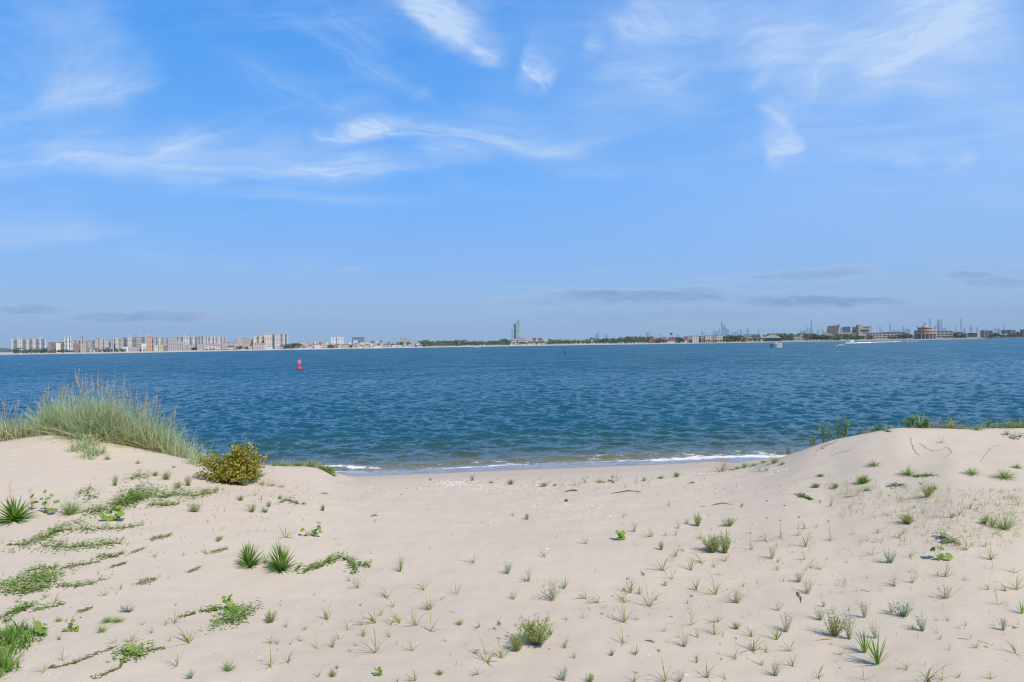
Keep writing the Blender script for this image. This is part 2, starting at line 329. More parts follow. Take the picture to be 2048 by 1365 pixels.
def sand_material():
    m, nt, out = newmat('sand')
    g = N(nt, 'ShaderNodeNewGeometry'); P = g.outputs['Position']
    sep = N(nt, 'ShaderNodeSeparateXYZ'); nt.links.new(P, sep.inputs[0])
    def noise(scale, det=4.0, rough=0.55, stretch=None, dist=0.0):
        n = N(nt, 'ShaderNodeTexNoise', inp={'Scale': scale, 'Detail': det, 'Roughness': rough, 'Distortion': dist})
        if stretch:
            mp = N(nt, 'ShaderNodeMapping'); mp.inputs['Scale'].default_value = stretch; mp.inputs['Rotation'].default_value = (0, 0, 0.16)
            nt.links.new(P, mp.inputs[0]); nt.links.new(mp.outputs[0], n.inputs['Vector'])
        else: nt.links.new(P, n.inputs['Vector'])
        return n.outputs['Fac']
    big = noise(0.35, 5.0); mid = noise(2.2, 6.0, 0.6); fine = noise(60.0, 3.0, 0.7); fleck = noise(28.0, 2.0, 0.5)
    c = mixc(nt, big, (0.595, 0.492, 0.380), (0.690, 0.590, 0.470))
    c = mixc(nt, math_(nt, 'MULTIPLY', mid, 0.55), c, (0.565, 0.485, 0.395))
    c = mixc(nt, math_(nt, 'MULTIPLY', noise(9.0, 5.0, 0.7), 0.45), c, (0.50, 0.425, 0.345))
    sp = math_(nt, 'MULTIPLY', math_(nt, 'GREATER_THAN', fine, 0.62), 0.40)
    c = mixc(nt, sp, c, (0.30, 0.26, 0.23))
    br = math_(nt, 'MULTIPLY', math_(nt, 'GREATER_THAN', fleck, 0.70), 0.35)
    c = mixc(nt, br, c, (0.75, 0.71, 0.66))
    # the beach face: darker, warmer where the waves reach
    wetn = math_(nt, 'ADD', sep.outputs[2], math_(nt, 'MULTIPLY', math_(nt, 'SUBTRACT', noise(0.5, 3.0), 0.5), 0.12))
    mr = N(nt, 'ShaderNodeMapRange', interpolation_type='SMOOTHSTEP', inp={1: 0.22, 2: 0.06, 3: 0.0, 4: 1.0}); nt.links.new(wetn, mr.inputs[0])
    c = mixc(nt, mr.outputs[0], c, (0.22, 0.18, 0.145))
    m2 = N(nt, 'ShaderNodeMapRange', interpolation_type='SMOOTHSTEP', inp={1: 1.15, 2: 0.7, 3: 0.0, 4: 0.45}); nt.links.new(wetn, m2.inputs[0])
    c = mixc(nt, m2.outputs[0], c, (0.50, 0.415, 0.33))
    p = N(nt, 'ShaderNodeBsdfPrincipled', inp={'Roughness': 0.92, 'Specular IOR Level': 0.2})
    rr = math_(nt, 'SUBTRACT', 0.95, math_(nt, 'MULTIPLY', mr.outputs[0], 0.6)); nt.links.new(rr, p.inputs['Roughness'])
    nt.links.new(c, p.inputs['Base Color'])
    # wind ripples and grain
    rip = noise(8.0, 3.0, 0.55, (0.38, 1.9, 1.0), 0.8); lump = noise(3.2, 5.0, 0.55); grain = noise(22.0, 4.0, 0.65)
    h = math_(nt, 'ADD', math_(nt, 'MULTIPLY', rip, 0.017), math_(nt, 'ADD', math_(nt, 'MULTIPLY', lump, 0.012), math_(nt, 'MULTIPLY', grain, 0.011)))
    b = N(nt, 'ShaderNodeBump', inp={'Strength': 0.34, 'Distance': 1.0}); nt.links.new(h, b.inputs['Height']); nt.links.new(b.outputs[0], p.inputs['Normal'])
    nt.links.new(p.outputs[0], out.inputs[0]); return m
SAND = sand_material()
ys = np.concatenate([np.array([-60, -30, -12, -4, 0, 3, 5, 6.5, 7.6, 8.4]), np.arange(9, 33, 0.07), np.arange(33, 46, 0.2), np.arange(46, 61, 2.0)])
us = np.concatenate([np.linspace(-4, -0.95, 14), np.linspace(-0.93, 0.93, 760), np.linspace(0.95, 4, 14)])
YY, UU = np.meshgrid(ys, us, indexing='ij'); wid = np.maximum(YY, 12 + 0*YY); wid = np.where(YY < 12, 12-(12-YY)*0.0, YY)
XX = UU*wid
SANDO = link('sand', grid_mesh(XX, YY, terrain(XX, YY), 'sand', SAND)); tag(SANDO, kind='structure')

# ------------------------------------------------------------------ water
SHORE_X = np.array([-60, -30, -8, 0, 7.8, 11.2, 14, 30, 60]); 
def shoreline(x):                # where the sand meets the water, y as a function of x
    return np.interp(x, [-200, -30, -8.7, 0, 7.8, 11.6, 30, 200], [40, 38.3, 36.5, 37.9, 38.6, 39.2, 38.3, 42])
def water_material():
    m, nt, out = newmat('water')
    g = N(nt, 'ShaderNodeNewGeometry'); P = g.outputs['Position']
    sd = N(nt, 'ShaderNodeAttribute', attribute_name='shore').outputs['Fac']
    def noise(scale, det, rough, stretch=(1, 1, 1), col=False, off=0.0, rot=0.25):
        n = N(nt, 'ShaderNodeTexNoise', inp={'Scale': scale, 'Detail': det, 'Roughness': rough})
        mp = N(nt, 'ShaderNodeMapping'); mp.inputs['Scale'].default_value = stretch; mp.inputs['Location'].default_value = (off, off*0.7, 0); mp.inputs['Rotation'].default_value = (0, 0, rot)
        nt.links.new(P, mp.inputs[0]); nt.links.new(mp.outputs[0], n.inputs['Vector'])
        return n.outputs['Color' if col else 'Fac']
    # chop too fine for the mesh: tilt the normal directly
    n1 = noise(1.5, 5.0, 0.68, (0.5, 1.0, 1), True); n2 = noise(7.0, 3.0, 0.6, (0.6, 1.0, 1), True, 13.0)
    def vm(op, a, b=None, s=None):
        n = N(nt, 'ShaderNodeVectorMath', operation=op)
        for i, x in enumerate((a, b)):
            if x is None: continue
            if isinstance(x, tuple): n.inputs[i].default_value = x
            else: nt.links.new(x, n.inputs[i])
        if s is not None: n.inputs['Scale'].default_value = s
        return n.outputs[0]
    v1 = vm('MULTIPLY', vm('SUBTRACT', n1, (0.5, 0.5, 0.5)), (0.6, 1.35, 0)); v2 = vm('MULTIPLY', vm('SUBTRACT', n2, (0.5, 0.5, 0.5)), (0.5, 0.75, 0))
    # the water body: blue green far out, olive over the sand bar near the beach
    gust = noise(0.02, 3.0, 0.5, (0.35, 1.0, 1), rot=0.05)
    far = mixc(nt, gust, (0.008, 0.074, 0.118), (0.010, 0.092, 0.142))
    patch = math_(nt, 'ADD', sd, math_(nt, 'MULTIPLY', math_(nt, 'SUBTRACT', noise(0.25, 3.0, 0.5), 0.5), 5.0))
    mr = N(nt, 'ShaderNodeMapRange', interpolation_type='SMOOTHSTEP', inp={1: 2.0, 2: 22.0, 3: 1.0, 4: 0.0}); nt.links.new(patch, mr.inputs[0])
    c = mixc(nt, mr.outputs[0], far, (0.030, 0.078, 0.070))
    m3 = N(nt, 'ShaderNodeMapRange', interpolation_type='SMOOTHSTEP', inp={1: 1.0, 2: 7.0, 3: 1.0, 4: 0.0}); nt.links.new(sd, m3.inputs[0])
    c = mixc(nt, m3.outputs[0], c, (0.15, 0.145, 0.075))
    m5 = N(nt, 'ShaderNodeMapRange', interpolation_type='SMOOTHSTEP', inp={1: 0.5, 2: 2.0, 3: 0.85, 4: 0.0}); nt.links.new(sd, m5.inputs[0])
    c = mixc(nt, m5.outputs[0], c, (0.34, 0.33, 0.34))  # grey wash at the edge: sky reflection off wet sand put into the colour
    # foam: two broken lines parallel to the beach and the lace between them
    fo = N(nt, 'ShaderNodeAttribute', attribute_name='foam').outputs['Fac']
    fn = noise(3.2, 6.0, 0.72, (0.5, 1.0, 1)); fn2 = noise(0.28, 2.0, 0.5, (1.0, 1.0, 1), rot=0.0, off=4.0)
    e = math_(nt, 'ADD', fo, math_(nt, 'ADD', math_(nt, 'MULTIPLY', math_(nt, 'SUBTRACT', fn, 0.5), 2.3), math_(nt, 'MULTIPLY', math_(nt, 'SUBTRACT', fn2, 0.5), 1.3)))
    mf = N(nt, 'ShaderNodeMapRange', interpolation_type='SMOOTHSTEP', inp={1: 0.50, 2: 0.95, 3: 0.0, 4: 0.92}); nt.links.new(e, mf.inputs[0])
    p = N(nt, 'ShaderNodeBsdfPrincipled', inp={'IOR': 1.33, 'Roughness': 0.12})
    nt.links.new(c, p.inputs['Base Color'])
    # beyond the resolved chop the waves' faces towards the beach still count: steeper texture farther from the beach
    fr = N(nt, 'ShaderNodeMapRange', interpolation_type='SMOOTHSTEP', inp={1: 4.0, 2: 170.0, 3: 0.02, 4: 0.25}); nt.links.new(sd, fr.inputs[0])
    n3 = vm('SCALE', vm('MULTIPLY', vm('SUBTRACT', noise(0.16, 5.0, 0.75, (0.35, 1.0, 1), True, 5.0), (0.5, 0.5, 0.5)), (0.5, 2.2, 0)), None, 1.0)
    n3s = N(nt, 'ShaderNodeVectorMath', operation='SCALE'); nt.links.new(n3, n3s.inputs[0]); nt.links.new(fr.outputs[0], n3s.inputs['Scale'])
    bias = N(nt, 'ShaderNodeCombineXYZ'); nt.links.new(math_(nt, 'MULTIPLY', fr.outputs[0], -1.0), bias.inputs[1])
    nrm = vm('NORMALIZE', vm('ADD', vm('ADD', bias.outputs[0], n3s.outputs[0]), vm('ADD', g.outputs['Normal'], vm('ADD', vm('SCALE', v1, None, WAVE1), vm('SCALE', v2, None, WAVE2)))))
    nt.links.new(nrm, p.inputs['Normal'])
    fb = N(nt, 'ShaderNodeBsdfDiffuse', inp={'Color': (0.80, 0.81, 0.82, 1)}); mx = N(nt, 'ShaderNodeMixShader')
    nt.links.new(math_(nt, 'MULTIPLY', mf.outputs[0], math_(nt, 'GREATER_THAN', fo, 0.01)), mx.inputs[0])
    nt.links.new(p.outputs[0], mx.inputs[1]); nt.links.new(fb.outputs[0], mx.inputs[2]); nt.links.new(mx.outputs[0], out.inputs[0])
    return m
WAVE1, WAVE2 = 0.85, 0.8
rows = [31.0]
while rows[-1] < 13900:
    y = rows[-1]; rows.append(y + max(0.07, 0.24*y*y/4774))
rows = np.array(rows); rows[-1] = 13900
us = np.concatenate([np.linspace(-3.2, -0.97, 24), np.linspace(-0.95, 0.95, 1050), np.linspace(0.97, 3.2, 24)])
YY, UU = np.meshgrid(rows, us, indexing='ij'); XX = UU*YY
XX = np.clip(XX, -13900, 13900)
dyr = np.gradient(rows)[:, None]; ZZ = np.zeros_like(XX); DX = np.zeros_like(XX)
rs = np.random.RandomState(11)
sh = YY - shoreline(XX)
calm = np.clip((sh+0.5)/14.0, 0.10, 1)
for i in range(78):
    lam = 0.36*(1.074**i) if i < 38 else rs.uniform(0.6, 2.6)
    th = R_(-102 + rs.normal()*34); k_ = 2*math.pi/lam
    st = 0.050 if lam < 2.0 else (0.040 if lam < 4.2 else 0.018)
    a = st*lam/(2*math.pi)*(0.7+0.6*rs.rand()); ph = rs.rand()*6.28
    fade = np.clip((lam/(1.7*dyr)) - 0.6, 0, 1)
    arg = k_*(math.cos(th)*XX + math.sin(th)*YY) + ph
    ZZ += a*np.sin(arg)*fade*calm; 
    if lam < 6: ZZ += 0.18*a*np.cos(2*arg)*fade*calm
# small swell lifting over the bar and breaking at the beach
wob = 0.5*np.sin(XX*0.45+1.0)+0.35*np.sin(XX*1.1+0.3)+0.25*np.sin(XX*0.21)
def ridge(c, w, amp): return amp*np.exp(-((sh-c-wob*0.5)/w)**2)
br = 0.55+0.45*np.sin(XX*0.33-0.6)
ZZ += ridge(2.6, 0.55, 0.15)*(0.6+0.4*br) + ridge(6.2, 0.8, 0.13) + ridge(10.5, 1.0, 0.10) + ridge(15.5, 1.2, 0.08)*br
ZZ += 0.02
ua = XX/YY
lf = np.clip((-0.145-ua)/0.10, 0, 1)           # left end: the breaking crest
rt = np.clip((ua-0.16)/0.05, 0, 1)             # right end: a solid white edge
midf = np.clip(1-np.abs(ua+0.075)/0.07, 0, 1)
foam = np.zeros_like(XX)
foam += (0.55+0.22*lf)*np.exp(-((sh-2.3-wob*0.6)/(0.16+0.06*lf))**2)*np.maximum(lf*(0.75+0.25*np.sin(XX*2.1)), 0.12)
foam += 0.85*np.exp(-((sh-1.15-wob*0.22)/(0.25+0.22*rt))**2)*np.clip(0.35+0.7*rt+0.6*midf+0.12*lf, 0, 1)
foam += 0.40*np.exp(-((sh-1.9)/1.2)**2)
foam = np.where(sh < 12, foam, 0)
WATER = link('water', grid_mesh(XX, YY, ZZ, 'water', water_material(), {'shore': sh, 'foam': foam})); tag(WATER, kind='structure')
# ------------------------------------------------------------------ far shore
SHPX = [(-700,1650),(-200,1560),(0,1500),(256,1330),(500,1480),(736,1450),(956,1420),(1156,1360),(1396,1200),(1636,1120),(1856,1070),(1960,1110),(2048,1290),(2300,1500),(2800,1700)]
def dshore(px): return float(np.interp(px, [a for a, b in SHPX], [b for a, b in SHPX]))
def shore_pt(px, off):
    d = ray(px, 686); Y = dshore(px)+off; return d.x*Y, Y
GZ = 2.3
def strip():
    pxs = np.linspace(-700, 2800, 240); offs = [-6, 0, 7, 16, 24, 60, 400, 3000]; zs = [-1.2, 0.0, 1.1, 2.0, GZ, GZ, GZ, 3]
    X = np.zeros((len(pxs), len(offs))); Y = X.copy(); Z = X.copy(); col = X.copy()
    r2 = np.random.RandomState(5)
    for i, px in enumerate(pxs):
        for j, o in enumerate(offs):
            X[i, j], Y[i, j] = shore_pt(px, o*(1 if o < 20 else 1)); Z[i, j] = zs[j] + (r2.rand()*0.5-0.2 if 2 <= j <= 3 else 0)
            Z[i, j] *= (0.85 if px < 700 else 0.7) if px < 1100 else 0.55
            if px > 1960: Z[i, j] = zs[j]*0.5
    m, nt, out = newmat('far_beach')
    g = N(nt, 'ShaderNodeNewGeometry'); sp = N(nt, 'ShaderNodeSeparateXYZ'); nt.links.new(g.outputs['Position'], sp.inputs[0])
    no = N(nt, 'ShaderNodeTexNoise', inp={'Scale': 0.03, 'Detail': 6.0}); nt.links.new(g.outputs['Position'], no.inputs['Vector'])
    c = mixc(nt, no.outputs['Fac'], (0.36, 0.335, 0.29), (0.60, 0.575, 0.52))
    far = N(nt, 'ShaderNodeMapRange', inp={1: 180.0, 2: 520.0}); nt.links.new(sp.outputs[0], far.inputs[0])
    c = mixc(nt, far.outputs[0], c, (0.30, 0.29, 0.265))
    en = N(nt, 'ShaderNodeMapRange', inp={1: 760.0, 2: 800.0}); nt.links.new(sp.outputs[0], en.inputs[0])
    c = mixc(nt, en.outputs[0], c, (0.075, 0.09, 0.055))
    p = N(nt, 'ShaderNodeBsdfPrincipled', inp={'Roughness': 0.95}); nt.links.new(c, p.inputs['Base Color']); nt.links.new(p.outputs[0], out.inputs[0])
    tag(link('far_beach', grid_mesh(X, Y, Z, 'far_beach', m)), kind='structure')
strip()
def hill():
    X = np.zeros((60, 8)); Y = X.copy(); Z = X.copy()
    for i, px in enumerate(np.linspace(-500, 60, 60)):
        top = 24*(1-np.clip((px+10)/60, 0, 1))**0.6 + 2*math.sin(px*0.09)
        for j in range(8):
            d = ray(px, 686); Yd = 4300 + j*90; X[i, j] = d.x*Yd; Y[i, j] = Yd; Z[i, j] = max(-1, top*math.sin(math.pi*min(1, j/7+0.05))*1.5)
    tag(link('hills', grid_mesh(X, Y, Z, 'hills', plain('hill_wood', (0.05, 0.075, 0.04), var=0.4, scale=0.02))), kind='structure')
hill()

CC = {  # real-world wall colours
 'pale': (0.6, 0.56, 0.5), 'tan': (0.52, 0.43, 0.34), 'brick': (0.36, 0.17, 0.13), 'pink': (0.48, 0.37, 0.33), 'rose': (0.56, 0.42, 0.39),
 'grey': (0.44, 0.42, 0.4), 'white': (0.75, 0.75, 0.74), 'orange': (0.6, 0.34, 0.2), 'brown': (0.28, 0.19, 0.16), 'cream': (0.7, 0.63, 0.5),
 'yellow': (0.62, 0.52, 0.30), 'dark': (0.06, 0.06, 0.065), 'glass': (0.14, 0.24, 0.27), 'blue': (0.16, 0.26, 0.38), 'red': (0.42, 0.14, 0.1), 'sand': (0.62, 0.52, 0.38)}
WORD = {'pale': 'pale concrete', 'tan': 'tan', 'brick': 'red brick', 'pink': 'dull pink', 'rose': 'rose coloured', 'grey': 'grey', 'white': 'white', 'orange': 'orange brick',
 'brown': 'brown', 'cream': 'cream', 'yellow': 'pale yellow', 'dark': 'dark', 'glass': 'glass', 'blue': 'blue glass', 'red': 'red brick', 'sand': 'sandy'}
FM = {}
def wallmat(c, style):
    k = f'{c}_{style}'
    if k not in FM:
        if style == 'tower': FM[k] = facade('facade_'+k, CC[c], (0.10, 0.115, 0.13), 3.6, 3.0, 0.52, 0.5)
        elif style == 'band': FM[k] = facade('facade_'+k, CC[c], (0.07, 0.08, 0.09), 50.0, 3.4, 0.99, 0.45)
        elif style == 'house': FM[k] = facade('facade_'+k, CC[c], (0.06, 0.07, 0.08), 4.2, 3.2, 0.42, 0.45)
        else: FM[k] = plain('wall_'+k, CC[c], 0.85, 0.1, 0.3)
    return FM[k]
BAY = facade('balcony_bay', (0.22, 0.26, 0.27), (0.08, 0.11, 0.12), 60.0, 3.0, 0.99, 0.6)
ROOFD = plain('roof_dark', (0.11, 0.10, 0.10), 0.9); ROOFL = plain('roof_light', (0.42, 0.41, 0.39), 0.9); ROOFR = plain('roof_red', (0.30, 0.11, 0.07), 0.9); ROOFG = plain('roof_grey', (0.26, 0.27, 0.28), 0.9)
WINM = plain('window_dark', (0.045, 0.055, 0.065), 0.3, 0.3, 0.5); METAL = plain('grey_metal', (0.30, 0.31, 0.33), 0.5)
rb = random.Random(21)
def place(x0, x1, ytop, off):
    xc = (x0+x1)/2; Y = dshore(xc)+off; a = at(x0, 686, Y); b = at(x1, 686, Y); t = at(xc, ytop, Y)
    w = b.x-a.x; rz = -math.atan2((a.x+b.x)/2, Y)
    return Vector(((a.x+b.x)/2, Y, GZ)), w*math.cos(rz), t.z-GZ, rz
def bld(x0, x1, ytop, c, style='tower', off=120, depth=None, roof='flat', bays=(), bumps=(), desc=None, name='apartment_building', cat='building', label=None, bands=0, jitter=0.0, base=None):
    loc, w, h, rz = place(x0, x1, ytop, off)
    depth = depth or max(9, min(16, w*0.7)); h = max(h, 3.2)
    if name == 'apartment_building' and (h < 9 or roof != 'flat'): name = 'house'
    e = empty(name, loc, rz + rb.uniform(-1, 1)*jitter)
    hw = w/2
    if roof == 'gable': hwall = h*0.62
    elif roof == 'hip': hwall = h*0.68
    else: hwall = h-0.5
    mb = MB(); mb.box(-hw, hw, 0, depth, -2.5, hwall); mb.build('wall', wallmat(c, style), e)
    rm = MB()
    if roof == 'gable':
        o = 0.35; z0 = hwall; z1 = h
        rm.face([(-hw-o, -o, z0-.1), (hw+o, -o, z0-.1), (hw+o, depth/2, z1), (-hw-o, depth/2, z1)]); rm.face([(-hw-o, depth/2, z1), (hw+o, depth/2, z1), (hw+o, depth+o, z0-.1), (-hw-o, depth+o, z0-.1)])
        rm.face([(-hw-o, -o, z0-.1), (-hw-o, depth/2, z1), (-hw-o, depth+o, z0-.1)]); rm.face([(hw+o, -o, z0-.1), (hw+o, depth+o, z0-.1), (hw+o, depth/2, z1)])
        rm.face([(-hw-o, -o, z0-.1), (-hw-o, depth+o, z0-.1), (hw+o, depth+o, z0-.1), (hw+o, -o, z0-.1)])
        rm.build('roof', ROOFR if c in ('orange', 'yellow') and rb.random() < 0.6 else rb.choice([ROOFD, ROOFG, ROOFL]), e)
    elif roof == 'hip':
        o = 0.4; z0 = hwall; z1 = h; a = hw*0.45
        A = [(-hw-o, -o, z0), (hw+o, -o, z0), (hw+o, depth+o, z0), (-hw-o, depth+o, z0)]; T1 = (-a, depth/2, z1); T2 = (a, depth/2, z1)
        rm.face([A[0], A[1], T2, T1]); rm.face([A[1], A[2], T2]); rm.face([A[2], A[3], T1, T2]); rm.face([A[3], A[0], T1]); rm.face(A[::-1])
        rm.build('roof', rb.choice([ROOFG, ROOFL, ROOFD]), e)
    else:
        rm.box(-hw-0.15, hw+0.15, -0.15, depth+0.15, hwall, h); r_ = rm.build('roof', ROOFL if c in ('white', 'cream', 'pale') else (ROOFD if rb.random() < 0.5 else ROOFL), e)
        for f0, f1, hb in bumps:
            b2 = MB(); b2.box(-hw+w*f0, -hw+w*f1, depth*0.3, depth*0.75, h+0.01, h+hb); b2.build('roof_hut', wallmat('grey' if c != 'tan' else 'tan', 'plain'), r_)
    for f0, f1 in bays:
        b2 = MB(); b2.box(-hw+w*f0, -hw+w*f1, -0.35, 0.2, -2.4, hwall-0.6); b2.build('window_bay', BAY, e)
    if bands:
        fh = hwall/bands
        for i in range(bands):
            b2 = MB(); n = max(3, int(w/5.0)); cw = w/n
            for k in range(n): b2.box(-hw+cw*(k+0.14), -hw+cw*(k+0.86), -0.06, 0.3, fh*(i+0.38), fh*(i+0.82))
            b2.build('window_row', WINM, e)
    if label: tag(e, label, cat)
    else: later(e, desc or f"{WORD[c]} {'house' if h < 9 else ('low block' if h < 17 else 'apartment tower')}", (x0+x1)/2, 690, cat, None, 'far')
    return e, w, h, depth

# left end: slab of five pale shafts with dark balcony bays
bld(23, 92.5, 678, 'pale', off=160, depth=16, bays=[(0.07, 0.165), (0.32, 0.415), (0.51, 0.605), (0.70, 0.79), (0.865, 0.955)], bumps=[(0.16, 0.23, 5.5), (0.81, 0.90, 5.5)],
    label='wide pale concrete slab with five dark balcony bays at the left end')
bld(97, 129, 684, 'brick', off=150, bays=[(0.24, 0.42), (0.80, 0.89)], bumps=[(0.42, 0.6, 2)], label='red brick block with a cream middle beside the white mast tower')[0]
o_, w_, h_, d_ = bld(111.5, 121, 686, 'cream', 'plain', off=146, depth=3, label='narrow cream wing in the middle of the red brick block', name='building_wing')
e, w, h, d = bld(129, 143, 673.5, 'white', off=170, bays=[(0.18, 0.32), (0.66, 0.82)], label='tall white tower with a slim mast on its roof near the left end', name='tower_building')
mb = MB(); mb.tube([(0, 6, h), (0, 6, h+9)], 0.25, 6); mb.tube([(-1.6, 6, h+6), (1.6, 6, h+6)], 0.35, 5); mb.build('mast', METAL, e)
for a in [(143,153,680,'tan'),(154,163,681.5,'tan'),(160,166,673,'tan'),(166,175,682,'pink'),(175,192,681,'pink'),(192,199,677,'tan'),(199,211,678,'pale'),(211,222,681,'pale'),(222,231,678,'rose'),(231,240,677,'pale')]:
    bld(*a, off=230+rb.random()*30, bays=[(0.55, 0.8)] if a[1]-a[0] > 10 else [(0.7, 0.95)], bumps=[(0.3, 0.55, 2.5)] if rb.random() < 0.5 else ())
for a in [(147,160,687,'brown'),(161,172,686,'tan'),(172,190,695,'brown'),(176,182,689,'pink')]: bld(*a, off=120+rb.random()*20)
xs = [240,252,270,289,301.5,313]; 
for i in range(len(xs)-1):
    bld(xs[i], xs[i+1]-0.4, 674.5+rb.random()*0.6, ['tan', 'pale', 'pink', 'pale', 'grey'][i], off=260, bays=[(0.0, 0.16), (0.72, 0.99)] if i else [(0.6, 0.95)], bumps=[(0.3, 0.6, 5)] if i in (1, 2, 3) else ())
bld(294, 304.5, 673, 'orange', off=215, bumps=[(0.2, 0.6, 4)], label='tall narrow orange brick tower among the pale slabs')
for a in [(306,316,674.5,'pink'),(316.5,327,675,'pale'),(327,337,676,'pink')]: bld(*a, off=250, bays=[(0.6, 0.9)], bumps=[(0.1, 0.5, 4)] if a[0] == 306 else ())
bld(344, 362, 674, 'tan', off=255, bays=[(0.55, 0.7)]); bld(362, 379, 673.5, 'pale', off=262, bays=[(0.0, 0.25)], bumps=[(0.35, 0.6, 5)]); bld(379.5, 393, 673.5, 'pale', off=270, bays=[(0.0, 0.3), (0.8, 1.0)])
for a in [(393,408,673.6,'pink'),(408,421,673.4,'pale'),(421.3,437,673.4,'pale'),(437.3,453,673.3,'pale')]: bld(*a, off=265, bays=[(0.3, 0.42), (0.72, 0.85)])
for a in [(245,256,694,'white'),(257,274,694.5,'grey'),(275,286,689,'pink'),(283,292,687.5,'white'),(288,294,696,'rose'),(309,318,691,'cream'),(318,327,690,'yellow'),(327.5,336,690,'brown'),
          (368,378,690,'pink'),(379,390,689.5,'grey'),(394,404,688,'rose'),(404.3,412,688.5,'rose'),(414,427,688,'rose'),(427.5,442,688,'pink'),(444,458,684.5,'rose'),(458.5,475,686,'rose')]:
    bld(*a, off=90+rb.random()*25, bumps=[(0.2, 0.5, 1.5)] if rb.random() < 0.4 else ())
bld(336, 367.5, 682, 'grey', 'tower', off=130, depth=18, label='broad grey brown hotel block with many small windows', bumps=[])
for a in [(467,475,679,'pink'),(475.5,484,677.5,'rose'),(484.5,494,677,'pink'),(494.5,506,679,'tan')]: bld(*a, off=200, bumps=[(0.3, 0.7, 2)])
bld(506.5, 529, 672.5, 'cream', off=190, depth=15, bays=[(0.34, 0.5), (0.82, 0.98)], label='lower cream slab joined to the two tall beige slabs')
bld(529, 549, 668.4, 'cream', off=175, depth=15, bays=[(0.8, 0.98)], label='tall cream slab, left one of the beige pair')
bld(549.5, 576, 668, 'pale', off=180, depth=15, bays=[(0.46, 0.58), (0.78, 0.9)], label='tall grey beige slab with two dark bays, right one of the beige pair')
bld(508.5, 530, 686.5, 'rose', off=95, label='pink block with window grid below the cream slab')
for a in [(531,545,693,'white','hip'),(551,560,689,'rose','gable'),(560,572,690,'pink','gable'),(576,586,688,'red','gable'),(596,607,689,'brick','flat'),(589,612,694,'cream','gable'),(612,628,692,'white','hip'),(628,643,690,'white','hip'),(643,653,693,'grey','hip'),
          (610,622,685,'tan','flat'),(624,634,684,'orange','flat'),(635,646,684.5,'tan','flat'),(646,656,685,'tan','flat'),(653,672,690.5,'dark','flat'),(676,683,692,'cream','flat'),(688,699,691,'pink','hip')]:
    bld(*a[:4], style='house', off=(60 if a[2] > 688.5 else 160)+rb.random()*25, roof=a[4])
bld(662, 687.5, 674, 'white', off=170, depth=14, bays=[(0.42, 0.5)], bumps=[(0.4, 0.6, 2.5)], label='white apartment block with vertical ribs standing alone')
bld(704, 729, 674.5, 'blue', 'band', off=330, depth=16, bumps=[(0.35, 0.6, 2.5)], label='wide blue glass office block behind the low houses')
for a in [(707,715,681,'white','flat'),(721,736,684,'cream','flat'),(741,750,682,'brick','flat'),(750,765,683,'brown','gable'),(748,759,683.5,'white','hip'),(704,716,691,'orange','hip'),(717,727,690,'cream','hip'),(727.5,737,690.5,'yellow','flat'),(738,745,689,'red','flat'),
          (746,761,690,'white','hip'),(764,782,688.5,'grey','hip'),(784,794,690,'rose','flat'),(794.5,805,689,'cream','hip'),(807,818,690.5,'white','hip'),(818.5,830,690,'rose','flat'),(833,845,689,'grey','gable'),(800,808,676.5,'grey','flat'),(808,815,677,'rose','flat'),
          (815,823,681,'tan','flat'),(823,830,682,'rose','flat'),(839,849,682,'dark','flat'),(849.5,858,680,'brown','flat'),(871,876,691,'cream','gable'),(876,888,690.5,'yellow','gable'),(910,921,690,'cream','gable'),(952,961,685,'white','gable')]:
    bld(*a[:4], style='house', off=(55 if a[2] > 687.5 else 150)+rb.random()*25, roof=a[4])
# the jumble of low houses and blocks behind the first row
for x0, x1, ya, yb, stp in ((586, 662, 684, 688.5, 6.5), (690, 850, 682.5, 687.5, 6.0), (590, 840, 689.5, 691.5, 9.5), (178, 244, 694, 699, 9), (394, 500, 690, 693, 10), (1022, 1090, 681, 685, 8), (1452, 1530, 673, 677, 9), (1962, 2046, 666, 669, 8)):
    x = x0
    while x < x1:
        w = rb.uniform(0.7, 1.25)*stp; yt = rb.uniform(ya, yb) + (0 if x0 > 900 or x0 < 586 else (x0-x)*0.012)
        bld(x, x+w, yt, rb.choice(['white', 'cream', 'tan', 'rose', 'pale', 'brick', 'orange', 'grey', 'sand', 'red']), rb.choice(['house', 'house', 'tower', 'band']), off=(45 if ya > 688 else 120)+rb.random()*60, roof=rb.choice(['flat', 'gable', 'hip', 'flat']))
        x += w*rb.uniform(0.95, 1.5)
